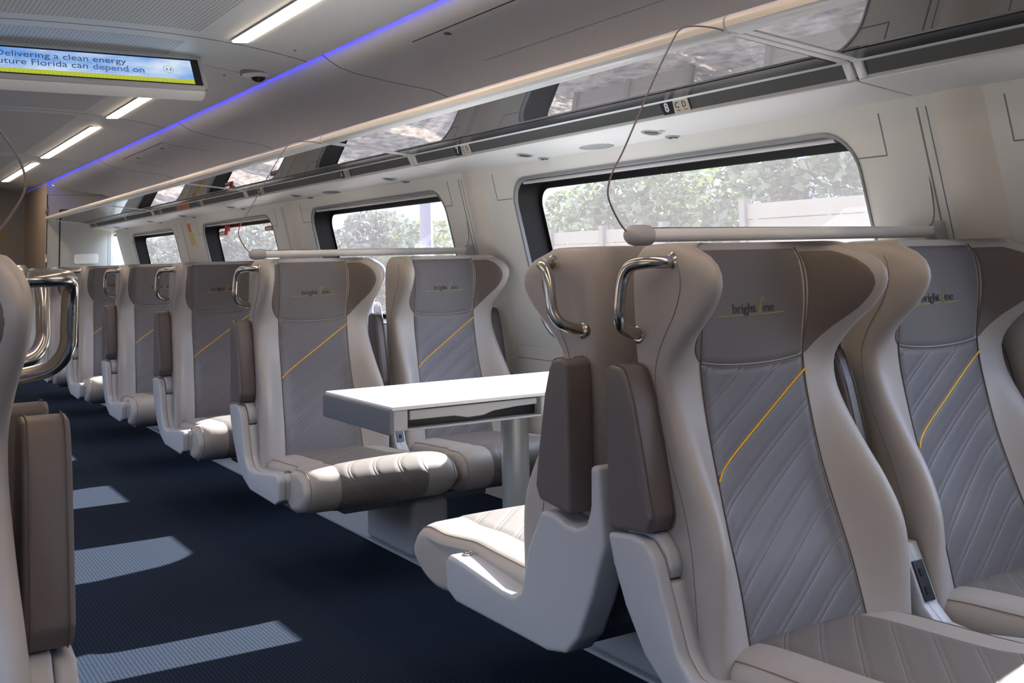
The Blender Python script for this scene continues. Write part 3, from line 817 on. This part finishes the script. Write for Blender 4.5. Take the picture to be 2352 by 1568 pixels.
# hanging screen
t = empty('hanging_screen', (.86, 5.33, 2.16), 0, 'wide information screen hanging from the ceiling showing a blue sky advert', 'screen')
t.rotation_euler = (math.radians(35), 0, 0)
# housing in local coordinates: face looks to -y, tilted down by the rotation
t.rotation_euler = (math.radians(-38), 0, 0)
W2 = .628
def scr(u, v, w=0): return (u, w, v)
from_bm('screen_housing', bm_prism([(-W2, -.125), (W2 - .018, -.125), (W2, -.105), (W2, .118), (-W2, .118)], .004, .07, 'y', .006, 2), M['ceil'], t)
fb = bm_box(-W2, W2, -.012, .006, .100, .120, .004, 2); bm_box(-W2, W2, -.012, .006, -.122, -.096, .004, 2, fb); bm_box(W2 - .018, W2 + .002, -.012, .006, -.122, .120, .004, 2, fb); bm_box(-W2 - .002, -W2 + .018, -.012, .006, -.122, .120, .004, 2, fb)
from_bm('screen_frame', fb, M['shell'], t)
box('screen_bezel', -W2 + .018, W2 - .018, -.004, .004, -.097, .101, M['black'], t)
pp = make('screen_display', [(-.60, -.0055, -.082), (.572, -.0055, -.082), (.572, -.0055, .088), (-.60, -.0055, .088)], [(0, 1, 2, 3)], M['screen'], t, smooth=False)
tx = emis('screen_ink', (62, 80, 122), 0.62); tx2 = emis('screen_ink_light', (92, 122, 178), 0.62)
text_obj('screen_lettering', 'Delivering a clean energy', .057, tx, t, frame_matrix((-.322, -.008, .026), (1, 0, 0), (0, 0, 1)), .0003)
text_obj('screen_lettering', 'future Florida can', .057, tx, t, frame_matrix((-.328, -.008, -.026), (1, 0, 0), (0, 0, 1)), .0003)
text_obj('screen_lettering', 'depend on', .056, tx2, t, frame_matrix((.098, -.008, -.026), (1, 0, 0), (0, 0, 1)), .0003, bold=.0012)
rr = bmesh.new(); 
for k in range(28):
    a, b = 2 * PI * k / 28, 2 * PI * (k + 1) / 28; q = .0235; r = .026
    vs = [rr.verts.new((.455 + R_ * math.cos(g), -.0065, .012 + R_ * math.sin(g))) for R_, g in ((q, a), (r, a), (r, b), (q, b))]; rr.faces.new(vs)
for a in (-.009, .009):
    vs = [rr.verts.new(p) for p in ((.455 + a - .004, -.0065, .004), (.455 + a + .004, -.0065, .004), (.455 + a + .007, -.0065, .022), (.455 + a - .001, -.0065, .022))]; rr.faces.new(vs)
from_bm('screen_emblem', rr, M['white'], t)

# ------------------------------------------------------------------ right wall with windows
WX0, WZ0, WK = 2.663, 1.616, .245            # wall plane: x = WX0 + (WZ0 - z) * WK
def wx(z): return WX0 + (WZ0 - z) * WK if z > .78 else WX0 + (WZ0 - .78) * WK
mods = [(-3.5, -.75, None), (-.75, 2.03, (-.47, 1.60)), (2.03, 4.82, (2.28, 4.33)), (4.82, 7.48, (5.02, 6.95)), (7.48, 10.23, (7.74, 9.58)), (10.23, 13.30, (10.53, 12.34))]
wz0, wz1 = .826, 1.578
def wall_side(side):
    f = (lambda x: x) if side == 'right' else mir
    verts = []; faces = []
    def V(y, z, out=0): verts.append((f(wx(z) + out), y, z)); return len(verts) - 1
    ztop, zbot = 1.66, .78
    for y0, y1, w in mods:
        if w is None:
            a = [V(y0, zbot), V(y1, zbot), V(y1, ztop), V(y0, ztop)]; faces.append(tuple(a))
        else:
            hole = rrect((w[0] + w[1]) / 2, (wz0 + wz1) / 2, w[1] - w[0], wz1 - wz0, .13, 8)   # starts right-top corner, ccw
            n = len(hole); hv = [V(y, z) for y, z in hole]
            cyy, czz = (w[0] + w[1]) / 2, (wz0 + wz1) / 2
            ov = []
            for y, z in hole:   # push out to the module rectangle
                dy, dz = y - cyy, z - czz
                sx = ((y1 if dy > 0 else y0) - cyy) / dy if abs(dy) > 1e-6 else 1e9
                sz = ((ztop if dz > 0 else zbot) - czz) / dz if abs(dz) > 1e-6 else 1e9
                s = min(sx, sz); ov.append(V(cyy + dy * s, czz + dz * s))
            for i in range(n):
                j = (i + 1) % n; faces.append((hv[i], ov[i], ov[j], hv[j]))
            # corners of the module rectangle
            for cyc, czc_ in ((y1, ztop), (y0, ztop), (y0, zbot), (y1, zbot)):
                for i in range(n):
                    j = (i + 1) % n; a, b = verts[ov[i]], verts[ov[j]]
                    ay, az, by, bz = a[1], a[2], b[1], b[2]
                    if (abs(ay - cyc) < 1e-5 and abs(bz - czc_) < 1e-5 and abs(az - czc_) > 1e-4 and abs(by - cyc) > 1e-4) or (abs(by - cyc) < 1e-5 and abs(az - czc_) < 1e-5 and abs(bz - czc_) > 1e-4 and abs(ay - cyc) > 1e-4):
                        c = V(cyc, czc_); faces.append((ov[i], c, ov[j]))
        # below
        a = [V(y0, -.02), V(y1, -.02), V(y1, zbot), V(y0, zbot)]; faces.append(tuple(a))
    # back skin: thickness outward so that the wall blocks light
    o = make('wall_' + side, verts, faces, M['wall'], smooth=False)
    bm = bmesh.new(); bm.from_mesh(o.data); bmesh.ops.remove_doubles(bm, verts=bm.verts, dist=1e-4)
    bmesh.ops.recalc_face_normals(bm, faces=bm.faces); bm.to_mesh(o.data); bm.free()
    sd = o.modifiers.new('thickness', 'SOLIDIFY'); sd.thickness = .03; sd.offset = 0
    struct(o)
    # outer skin above the wall up to the roof
    struct(strip('trim_roofside_' + side, [(f(2.655), 1.64), (f(2.74), 1.70), (f(2.74), 2.10), (f(2.6), 2.3), (f(1.9), 2.36)], Y0, Y1, M['wall'], .02, -1 if side == 'right' else 1))
wall_side('right'); wall_side('left')
def ring(name, loop0, loop1, mat, parent, f, out0, out1, th=.0):
    """surface between two (y,z) loops at depth out0/out1 behind the wall plane"""
    n = len(loop0); verts = [(f(wx(z) + out0), y, z) for y, z in loop0] + [(f(wx(z) + out1), y, z) for y, z in loop1]
    faces = [(i, (i + 1) % n, n + (i + 1) % n, n + i) for i in range(n)]
    return make(name, verts, faces, mat, parent, angle=40)
def window(i, y0, y1, side):
    f = (lambda x: x) if side == 'right' else mir
    cy, cz = (y0 + y1) / 2, (wz0 + wz1) / 2; w, h = y1 - y0, wz1 - wz0
    t = bpy.data.objects.new('window_%d' % i, None); link(t); t['kind'] = 'structure'
    L = lambda g, r: rrect(cy, cz, w - 2 * g, h - 2 * g, r, 8)
    n = len(L(0, .13))
    # inner trim lip standing off the wall
    ring('window_trim', L(-.004, .132), L(.006, .124), M['wintrim'], t, f, -.020, -.018)
    ring('window_trim', L(-.005, .133), L(-.004, .132), M['wintrim'], t, f, -.012, -.020)
    ring('window_reveal', L(.006, .124), L(.010, .12), M['wintrim'], t, f, -.018, -.004)
    ring('window_gasket', L(.010, .12), L(.020, .11), M['rubber'], t, f, -.004, .105)
    ring('window_gasket', L(.020, .11), L(.046, .088), M['rubber'], t, f, .105, .108)
    g = L(.046, .088)
    verts = [(f(wx(z) + .107), y, z) for y, z in g]
    make('window_pane', verts, [tuple(range(n))], M['pane'], t, smooth=False)
    # roller shade bar under the top edge
    zt = wz1 - .013; a, b = y0 + .09, y1 - .09
    verts = []
    for y in (a, b):
        for zz, oo in ((zt, -.002), (zt - .006, -.004), (zt - .013, -.002), (zt - .014, .006), (zt - .002, .008)): verts.append((f(wx(zz) + oo), y, zz))
    faces = [(k, (k + 1) % 5, 5 + (k + 1) % 5, 5 + k) for k in range(5)] + [(4, 3, 2, 1, 0), (5, 6, 7, 8, 9)]
    make('shade_bar', verts, faces, M['silver'], t, smooth=False)
    return t
k = 0
for side in ('right', 'left'):
    for y0, y1, w in mods:
        if w: k += 1; window(k, w[0], w[1], side)
# wall seams and columns
def wall_quad(name, y0, z0, y1, z1, w, mat, out=-.0165):
    """thin line on the right wall"""
    d = Vector((y1 - y0, z1 - z0)); p = Vector((-d.y, d.x)).normalized() * w / 2
    vs = []
    for (y, z) in ((y0, z0), (y1, z1)):
        for s in (-1, 1):
            yy, zz = y + p.x * s, z + p.y * s; vs += [(wx(zz) + out, yy, zz), (wx(zz) + out + .003, yy, zz)]
    return struct(make(name, vs, [(0, 2, 6, 4), (1, 5, 7, 3), (0, 4, 5, 1), (2, 3, 7, 6), (0, 1, 3, 2), (4, 6, 7, 5)], mat, smooth=False))
M['column'] = pbr('beige_column', (214, 209, 199), 0.45)
for i, y in enumerate((2.03, 4.82, 7.48, 10.23)):
    wall_quad('trim_wallseam', y, .80, y, 1.617, .005, M['groove_soft']); wall_quad('trim_wallseam', y - .03, .80, y - .03, 1.617, .003, M['groove_soft'])
    # soft column bulge beside the seam
    vs = []; fs = []
    prof = [(-.22, 0), (-.19, .004), (-.16, .011), (-.10, .011), (-.075, .004), (-.05, 0)]
    for z in (.30, .78, 1.655):
        for dy, o in prof: vs.append((wx(z) - .0155 - o, y + dy, z))
    for r in range(2):
        for c in range(5): a = r * 6 + c; fs.append((a, a + 6, a + 7, a + 1))
    struct(make('trim_column', vs, fs, M['column'], angle=60))
for y0, y1, w in mods:
    if w:
        for yy, ye in ((w[0] - .11, w[0] - .0), (w[1] + .15, w[1] + .01)):
            yy = max(yy, y0 + .12)
            wall_quad('trim_coverline', yy, 1.617, yy, 1.49, .004, M['groove_soft']); wall_quad('trim_coverline', yy, 1.49, ye, 1.49, .004, M['groove_soft'])
wall_quad('trim_coverline', 4.25, .72, 4.75, .72, .003, M['groove_soft'])

# ------------------------------------------------------------------ luggage rack, in sections between the wall seams
def fasc(s): return (2.382 + (2.402 - 2.382) * s, 1.7356 + (1.6857 - 1.7356) * s)      # (x,z) s=0 top .. 1 bottom
Gx0, Gz0, Gx1, Gz1 = 1.955, 1.778, 2.372, 1.7335
def under(x): return 1.678 + (x - 2.402) * (-.0447 / .364)                            # service panel height
rack_names = ['above the camera', 'above the nearest seats, at the top right corner', 'above the white table, with the number 7 sign', 'section with the number 6 and 5 signs', 'section with the number 4 sign', 'farthest section by the end wall']
secs = [(-3.5, -.75), (-.75, 2.03), (2.03, 4.82), (4.82, 7.48), (7.48, 10.23), (10.23, 13.28)]
for (y0, y1), nm in zip(secs, rack_names):
    t = empty('luggage_rack', (1.93, y0, 1.75), 0, 'luggage rack with smoked glass shelf, ' + nm, 'luggage rack', 'overhead luggage racks')
    o0 = Vector((1.93, y0, 1.75))
    def loc(v): return [tuple(Vector(p) - o0) for p in v]
    def put(o):
        o.location = -o0; return o
    a, b = y0 + .004, y1 - .004
    # rail: half round cream top, white underside
    pr = [(1.905 + .021 * (1 - math.cos(PI * k / 10)) - .002, 1.795 + .024 * math.sin(PI * k / 10)) for k in range(11)]
    put(from_bm('front_rail', bm_prism(pr + [(1.945, 1.786), (1.905, 1.786)], a, b, 'y', 0), M['rail'], t, angle=50))
    put(from_bm('rail_underside', bm_prism([(1.904, 1.786), (1.947, 1.786), (1.960, 1.775), (1.958, 1.7705), (1.912, 1.7745)], a, b, 'y', .001, 1), M['railwhite'], t))
    th = .007
    put(make('glass_shelf', [(Gx0, a + .04, Gz0), (Gx1, a + .04, Gz1), (Gx1, b - .04, Gz1), (Gx0, b - .04, Gz0), (Gx0, a + .04, Gz0 + th), (Gx1, a + .04, Gz1 + th), (Gx1, b - .04, Gz1 + th), (Gx0, b - .04, Gz0 + th)],
         [(0, 3, 2, 1), (4, 5, 6, 7), (0, 1, 5, 4), (1, 2, 6, 5), (2, 3, 7, 6), (3, 0, 4, 7)], M['rackglass'], t, smooth=False))
    put(from_bm('shelf_band', bm_prism([(Gx1 - .085, Gz1 + .0068), (Gx1 - .002, Gz1 - .0018), (Gx1 - .002, Gz1 + .0), (Gx1 - .085, Gz1 + .0088)], a + .04, b - .04, 'y', 0), M['dark_band'], t))  # thin dark strip under the glass, along its inner edge
    for (ya, yb) in ((a, a + .032), (b - .032, b)):
        fr = bm_prism([(Gx0 - .012, Gz0 - .001), (Gx1 + .012, Gz1 - .003), (Gx1 + .014, Gz1 + .012), (Gx0 - .012, Gz0 + .012)], ya, yb, 'y', .002, 1)
        fx, fz = fasc(1); bm_prism([(Gx1 + .004, Gz1 - .004), (fx - .003, fz - .003), (fx + .012, fz - .003), (Gx1 + .016, Gz1 - .004)], ya, yb, 'y', .002, 1, fr)
        put(from_bm('shelf_bracket', fr, M['railwhite'], t))
    put(from_bm('shelf_edge', bm_prism([(Gx1 - .006, Gz1 - .002), (Gx1 + .008, Gz1 - .006), (Gx1 + .016, Gz1 + .006), (Gx1 - .006, Gz1 + .010)], a, b, 'y', .001, 1), M['railwhite'], t))
    x0_, z0_ = fasc(.05); x1_, z1_ = fasc(.97)
    put(from_bm('fascia_strip', bm_prism([(x0_, z0_), (x1_, z1_), (x1_ + .01, z1_), (x0_ + .01, z0_)], a + .033, b - .033, 'y', 0), M['fascia'], t))
    put(from_bm('service_panel', bm_prism([(2.400, 1.6795), (2.405, 1.6765), (2.664, under(2.664)), (2.664, under(2.664) + .012), (2.40, 1.692)], a, b, 'y', .001, 1), M['panel'], t))
    put(from_bm('rack_back', bm_prism([(2.395, 1.735), (2.66, 1.72), (2.66, 1.73), (2.395, 1.745)], a, b, 'y', 0), M['panel'], t))
    if y0 > 1:
        put(from_bm('panel_seam', bm_prism([(2.425, under(2.425) - .0008), (2.427, under(2.425) - .0008), (2.427, under(2.425) + .001), (2.425, under(2.425) + .001)], a + .02, b - .02, 'y', 0), M['groove_soft'], t))
# left rack, seen only in reflections, keeps the shade of the hat rack on that side
struct(strip('trim_rack_left', [(mir(1.91), 1.79), (mir(1.955), 1.775), (mir(2.38), 1.735), (mir(2.40), 1.68), (mir(2.66), 1.645)], Y0, Y1, M['panel'], .012, -1))

# seat number signs on the fascia
def sign(y, num, i, w=1.0):
    s = .5; x, z = fasc(s); dn = Vector((fasc(1)[0] - fasc(0)[0], 0, fasc(1)[1] - fasc(0)[1])).normalized()
    t = empty('seat_number_sign', (x - .003, y, z), 0, 'small sign reading %s C D on the rack edge' % num, 'seat sign', 'seat number signs')
    up = -dn; yd = Vector((0, -1, 0)); nrm = yd.cross(up).normalized()        # toward the aisle
    if nrm.x > 0: nrm = -nrm
    def q(a, b, c): return yd * a + up * b + nrm * c
    H = .0245
    def plate(name, pts, c0, c1, mat):
        n = len(pts); vs = [q(a, b, c0) for a, b in pts] + [q(a, b, c1) for a, b in pts]
        fs = [tuple(range(n)), tuple(range(2 * n - 1, n - 1, -1))] + [(i_, (i_ + 1) % n, n + (i_ + 1) % n, n + i_) for i_ in range(n)]
        o = make(name, vs, fs, mat, t, smooth=False)
        bm = bmesh.new(); bm.from_mesh(o.data); bmesh.ops.recalc_face_normals(bm, faces=bm.faces); bm.to_mesh(o.data); bm.free(); return o
    a = plate('number_plate', [(-.075, H), (-.068, -H), (-.012, -H), (-.004, H)], 0, .003, M['tagdark'])
    b = plate('letter_plate', [(-.004, H), (-.012, -H), (.070, -H), (.070, H)], 0, .003, M['tagbeige'])
    def txt(s_, px, pz, size, mat, par, bold=0):
        return text_obj('sign_text', s_, size, mat, par, frame_matrix(q(px, pz, .0035), yd, up), .0003, bold=bold)
    txt(num, -.055, -.014, .044, M['white'], t, .0012); txt('C', .0, -.008, .030, M['tagdark'], t); txt('D', .036, -.008, .030, M['tagdark'], t)
    plate('underline', [(.004, -.016), (.004, -.018), (.020, -.018), (.020, -.016)], .003, .0036, M['tagdark'])
    plate('underline', [(.040, -.016), (.040, -.018), (.058, -.018), (.058, -.016)], .003, .0036, M['tagdark'])
for i, (y, n_) in enumerate(((2.80, '8'), (4.30, '7'), (5.68, '6'), (7.15, '5'), (8.63, '4'), (9.95, '3'), (11.4, '2'), (12.95, '1'))): sign(y, n_, i)
x, z = fasc(.5)
tag(from_bm('warning_label', bm_box(x - .006, x + .001, 8.95, 9.36, z - .02, z + .022, 0), M['orange']), 'orange warning label on the far rack edge', 'label')

# reading lights / vents in the service panel
def fitting(x, y, i, label, by):
    z = under(x); nrm = (-.12, 0, -1)
    t = empty('reading_light', (x, y, z), 0, label, 'reading light', 'reading lights under the rack')
    disc_lathe('light_ring', (0, 0, 0), nrm, [(.040, -.002), (.040, .003), (.036, .005), (.032, .004), (.030, .001)], M['trim'], t, 28)
    disc_lathe('light_lens', (0, 0, 0), nrm, [(.026, -.001), (.026, .006), (.020, .008), (.010, .004)], M['fascia'], t, 24)
    disc_lathe('light_button', (.004, by, 0), nrm, [(.013, -.001), (.013, .004), (.008, .006)], M['silver'], t, 16)
fits = [(2.992, -.055, 'nearest pair above the big window'), (3.842, .053, 'second pair above the big window'), (5.19, -.06, 'pair above the middle window'), (6.59, -.06, 'pair beyond the middle window'), (7.98, -.06, 'pair above the window with red handles'), (9.35, -.06, 'pair beyond the red handles'), (10.51, -.06, 'pair near the last window'), (12.0, -.06, 'pair nearest the end wall')]
for y, by, l in fits:
    for x, sd in ((2.436, 'aisle side'), (2.547, 'window side')): fitting(x * E, y * E, 0, 'round reading light, %s of the %s' % (sd, l), by)
for y, l in ((3.41, 'nearer slotted speaker grille above the big window'), (6.15, 'farther slotted speaker grille beyond the middle window')):
    t = empty('speaker_grille', (2.496 * E, y * E, under(2.496 * E)), 0, l, 'speaker grille')
    bm = bmesh.new()
    for k in range(13):
        yy = -.096 + .016 * k; hw_ = .045 * math.sqrt(max(.05, 1 - (yy / .105) ** 2))
        bm_prism([(-hw_, .12 * hw_ - .001), (hw_, -.12 * hw_ - .001), (hw_, -.12 * hw_ + .002), (-hw_, .12 * hw_ + .002)], yy - .003, yy + .003, 'y', 0, 1, bm)
    from_bm('grille_slots', bm, M['fascia'], t)

# red emergency handles and notices on the third window wall
for y, l in ((8.77 * E, 'red emergency window handle, farther of the two'), (7.62 * E, 'red emergency window handle, nearer of the two')):
    z = 1.50; t = empty('emergency_release', (wx(z) + .04, y, z), 0, l, 'emergency handle', 'red emergency window handles')
    from_bm('handle_grip', bm_box(-.02, .0, -.10, .10, -.035, .0, .006, 2), M['red'], t); from_bm('handle_label', bm_box(-.024, -.019, -.06, .06, -.030, -.008, .001, 1), M['tagbeige'], t)
    from_bm('handle_bracket', bm_box(-.016, .02, -.09, -.05, -.005, .05, .004, 2), M['red'], t)
y = 10.02
def wall_sticker(name, y0, y1, z0, z1, mat, label):
    vs = [(wx(z) - .018 + o, yy, z) for yy in (y0, y1) for z in (z0, z1) for o in (0, .004)]
    o = make(name, vs, [(0, 2, 6, 4), (1, 5, 7, 3), (0, 4, 5, 1), (2, 3, 7, 6), (0, 1, 3, 2), (4, 6, 7, 5)], mat, smooth=False)
    tag(o, label, 'notice')
wall_sticker('emergency_notice', 9.93, 10.13, 1.52, 1.60, M['orange'], 'orange emergency notice beside the red handle window, upper')
wall_sticker('emergency_notice', 9.88, 10.06, 1.40, 1.515, M['cream_sticker'], 'yellow emergency notice below the orange one')

# ------------------------------------------------------------------ end bulkheads and corridor
def zroof(x):
    if x < 1.917: return zc(x)
    return czv(x)
def bulk(side):
    f = (lambda x: x) if side == 'right' else mir
    pr = [(1.92, 0), (2.90, 0), (2.90, .8), (2.70, 1.66), (2.72, 2.0), (2.62, 2.06), (2.53, 2.09), (2.286, 2.118), (2.09, 2.146), (1.985, 2.172), (1.935, 2.22), (1.92, 2.24)]
    o = from_bm('wall_end_' + side, bm_prism([(f(x), z) for x, z in pr], Y1, YB, 'y', 0), M['bulkhead']); struct(o)
bulk('right'); bulk('left')
struct(box('wall_back', -1.3, 3.0, YB, YB + .05, -.02, 2.4, M['doorgrey']))
struct(box('wall_front', -1.3, 3.0, Y0 - .05, Y0, -.02, 2.4, M['panel']))
struct(make('wall_corridor', [(1.918, Y1 + .02, 0), (1.918, YB, 0), (1.918, YB, 2.2), (1.918, Y1 + .02, 2.2), (1.93, Y1 + .02, 0), (1.93, YB, 0), (1.93, YB, 2.2), (1.93, Y1 + .02, 2.2)],
            [(0, 1, 2, 3), (7, 6, 5, 4), (3, 2, 6, 7), (0, 3, 7, 4)], M['tan'], smooth=False))
ye = Y1 - .002
trim(2.060, 2.073, ye - .003, ye + .001, .02, 1.895, M['groove']); trim(2.06, 2.56, ye - .003, ye + .001, 1.887, 1.899, M['groove'])
trim(1.923, 1.932, ye - .003, ye + .001, .02, 2.07, M['groove']); trim(1.93, 2.60, ye - .001, ye + .001, 2.065, 2.070, M['groove_soft'])
trim(2.600, 2.604, ye - .001, ye + .001, .6, 1.66, M['groove_soft']); trim(2.622, 2.626, ye - .001, ye + .001, .6, 1.66, M['groove_soft'])
struct(make('trim_end_line', [(2.735, ye, 1.62), (2.742, ye, 1.62), (2.83, ye, 1.22), (2.823, ye, 1.22), (2.735, ye - .002, 1.62), (2.742, ye - .002, 1.62), (2.83, ye - .002, 1.22), (2.823, ye - .002, 1.22)], [(7, 6, 5, 4), (4, 5, 1, 0), (5, 6, 2, 1), (6, 7, 3, 2), (7, 4, 0, 3)], M['groove'], smooth=False))
tag(from_bm('wall_plaque', bm_prism(rrect(2.356, 1.327, .262, .112, .025), ye - .012, ye + .002, 'y', .002, 1), M['white']), 'white rounded blank plaque on the end wall', 'plaque')
tag(disc_lathe('wall_vent', (2.68, ye, 1.60), (0, -1, 0), [(.016, 0), (.016, .004), (.008, .002)], M['black'], None, 14), 'small dark vent hole on the end wall', 'vent')
for z, l in ((1.90, 'upper steel hinge on the end wall edge'), (1.345, 'lower steel hinge on the end wall edge')):
    from_bm('door_hinge', bm_box(1.905, 1.93, ye - .02, ye + .0, z - .05, z + .05, .004, 2), M['chrome'], bpy.data.objects['wall_end_right'])['label'] = l
tag(from_bm('door_notice', bm_prism(rrect(1.622, 1.64, .13, .13, .02), YB - .006, YB + .002, 'y', 0), M['beige_sticker']), 'small tan notice on the grey end door', 'notice')

# ------------------------------------------------------------------ outside
GZ = -1.25
g = make('ground', [(-160, -160, GZ), (200, -160, GZ), (200, 240, GZ), (-160, 240, GZ)], [(0, 1, 2, 3)], M['gravel'], smooth=False); struct(g)
def foliage(cx, cy, rx, ry, z0, z1, n, size):
    verts = []; faces = []
    blobs = [(random.uniform(-.7, .7), random.uniform(-.7, .7), random.uniform(.12, .92), random.uniform(.35, .55)) for _ in range(16)]
    for k in range(n):
        bx_, by_, bz_, br_ = random.choice(blobs)
        a, c = random.uniform(0, 2 * PI), random.uniform(-1, 1); r = br_ * random.uniform(.75, 1.05); sn = math.sqrt(1 - c * c)
        x = (bx_ + r * sn * math.cos(a)) * rx; y = (by_ + r * sn * math.sin(a)) * ry
        z = z0 + (z1 - z0) * min(1.05, max(0, bz_ + r * c * .5))
        p = Vector((x, y, z)); d1 = Vector((random.gauss(0, 1), random.gauss(0, 1), random.gauss(0, .6))).normalized()
        d2 = d1.cross(Vector((random.gauss(0, 1), random.gauss(0, 1), random.gauss(0, 1)))).normalized(); s = size * random.uniform(.6, 1.3)
        i = len(verts); verts += [p - d1 * s, p + d2 * s * .45, p + d1 * s, p - d2 * s * .45]; faces.append((i, i + 1, i + 2, i + 3))
    return verts, faces
def tree(x, y, rx, ry, h, n, size, mat, label):
    t = empty('tree', (x, y, GZ), 0, label, 'tree', 'trees beyond the windows')
    v, f = foliage(0, 0, rx, ry, .15, h, n, size); make('foliage', v, f, mat, t, smooth=False)
    vs = [(0, 0, 0), (.05, .03, h * .3), (-.03, .05, h * .55), (.04, -.02, h * .8)]
    v, f = tube_data(smooth_path(vs, 3), [.16 - .011 * k for k in range(10)], 8); make('trunk', v, f, M['bark'], t)
tr = [(9.9, 9.3, 1.2, 1.5, 4.5, 'leaf', 'leafy green tree filling the right of the big window'), (10.0, 12.3, 1.2, 1.35, 4.2, 'leaf', 'leafy tree in the middle of the big window'),
      (11.5, 16.0, 1.5, 1.6, 3.5, 'leaf', 'lower leafy tree at the left of the big window'), (13.6, 26.6, 1.5, 1.5, 3.35, 'leaf', 'tree just right of the pole in the middle window'),
      (15, 31.6, 1.7, 2.0, 3.8, 'leaf_grey', 'round bushy tree left of the pole'), (15, 36.0, 1.7, 2.1, 3.5, 'leaf_grey', 'grey green tree at the left of the middle window'),
      (15, 40.6, 1.7, 2.1, 3.6, 'leaf_grey', 'grey green tree hidden behind the pillar left of the middle window'), (15, 46.2, 1.9, 3.0, 4.4, 'leaf_grey', 'pale tree seen through the window with red handles'),
      (15, 53, 2, 3.3, 4.8, 'leaf_grey', 'farther pale tree beyond the red handles'), (15, 61, 2, 4, 4.8, 'leaf_grey', 'tree seen through the last window'), (15, 70, 2, 4.3, 5.0, 'leaf_grey', 'farthest tree through the last window'),
      (9.7, 6.2, 1.2, 1.4, 4.4, 'leaf', 'tree past the right edge of the big window'), (12.8, 20.4, 1.5, 2.0, 3.3, 'leaf', 'low tree between the two windows')]
for x, y, rx, ry, h, m_, l in tr: tree(x, y, rx, ry, h + .0, 11000 if x < 12 else 6000, .085 if x < 12 else .15, M[m_], l)
def fence(y0, y1, h, label):
    t = empty('garden_fence', (8.0, (y0 + y1) / 2, GZ), 0, label, 'fence', 'beige fences outside the big window'); L = (y1 - y0) / 2
    fb = bmesh.new()
    n = int(h / .16)
    for k in range(n): bm_box(-.02 - .008 * (k % 2), .02, -L, L, k * h / n + .004, (k + 1) * h / n - .004, 0, 1, fb)
    from_bm('fence_panel', fb, M['house'], t)
    for k in range(3): from_bm('fence_post', bm_box(-.07, .03, -L + k * (L - .04), -L + k * (L - .04) + .08, 0, h + .05), M['house_roof'], t)
fence(3.6, 8.35, 2.98, 'beige slatted fence outside the right part of the big window')
fence(9.6, 12.0, 2.80, 'beige slatted fence outside the left part of the big window')
tag(disc_lathe('utility_pole', (11.9, 23.3, GZ), (0, 0, 1), [(.17, 0), (.14, 9)], M['concrete'], None, 14), 'grey concrete pole seen through the middle window', 'pole')

# ------------------------------------------------------------------ light
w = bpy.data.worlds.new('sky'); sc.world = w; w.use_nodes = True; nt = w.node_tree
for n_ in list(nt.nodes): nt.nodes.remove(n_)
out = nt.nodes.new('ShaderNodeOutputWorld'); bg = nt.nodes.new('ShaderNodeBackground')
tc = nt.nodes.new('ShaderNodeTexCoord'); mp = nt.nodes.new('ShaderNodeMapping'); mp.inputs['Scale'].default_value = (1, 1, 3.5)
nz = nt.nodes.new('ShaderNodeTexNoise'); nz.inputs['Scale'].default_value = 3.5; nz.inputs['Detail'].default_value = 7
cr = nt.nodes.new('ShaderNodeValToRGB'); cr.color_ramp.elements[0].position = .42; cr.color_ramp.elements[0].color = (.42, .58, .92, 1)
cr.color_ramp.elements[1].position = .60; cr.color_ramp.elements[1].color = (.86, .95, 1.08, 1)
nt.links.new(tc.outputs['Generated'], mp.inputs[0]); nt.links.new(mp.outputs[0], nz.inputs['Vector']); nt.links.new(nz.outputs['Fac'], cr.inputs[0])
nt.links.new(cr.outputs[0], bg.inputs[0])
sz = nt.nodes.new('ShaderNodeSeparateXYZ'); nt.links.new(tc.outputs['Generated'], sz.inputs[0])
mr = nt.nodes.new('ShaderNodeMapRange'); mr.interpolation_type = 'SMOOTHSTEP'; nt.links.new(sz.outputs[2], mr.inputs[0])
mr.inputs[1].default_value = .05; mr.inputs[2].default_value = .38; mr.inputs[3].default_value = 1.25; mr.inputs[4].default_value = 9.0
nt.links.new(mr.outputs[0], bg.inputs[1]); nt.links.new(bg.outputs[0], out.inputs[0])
su = bpy.data.lights.new('sun', 'SUN'); su.energy = 50; su.angle = math.radians(.53); su.color = (1, .95, .87)
so = bpy.data.objects.new('sun', su); link(so); so.rotation_euler = Vector((-1.88, -.50, -1)).to_track_quat('-Z', 'Y').to_euler()

# ------------------------------------------------------------------ camera
cx_, cy_ = 1176., 360.; f_ = 2470.057
Rw = [[0.85184704, -0.03069528, -0.52289045], [-0.52329537, -0.09327414, -0.84703122], [-0.02277229, 0.99516719, -0.095518]]
cam = bpy.data.cameras.new('camera'); co = bpy.data.objects.new('camera', cam); link(co)
co.matrix_world = Matrix([Rw[0] + [0], Rw[1] + [0], Rw[2] + [1.2], [0, 0, 0, 1]])
cam.sensor_width = 36; cam.lens = 36 * f_ / 2352; cam.shift_y = -(784 - cy_) / 2352; cam.clip_start = .05; cam.clip_end = 500
sc.camera = co
sc.view_settings.view_transform = 'Standard'; sc.view_settings.look = 'None'; sc.view_settings.gamma = 1; sc.view_settings.exposure = 0.70
sc.cycles.max_bounces = 10; sc.cycles.diffuse_bounces = 6; sc.cycles.transparent_max_bounces = 8; sc.cycles.caustics_reflective = False; sc.cycles.caustics_refractive = False
sc.cycles.sample_clamp_indirect = 6
sc.cycles.use_denoising = True
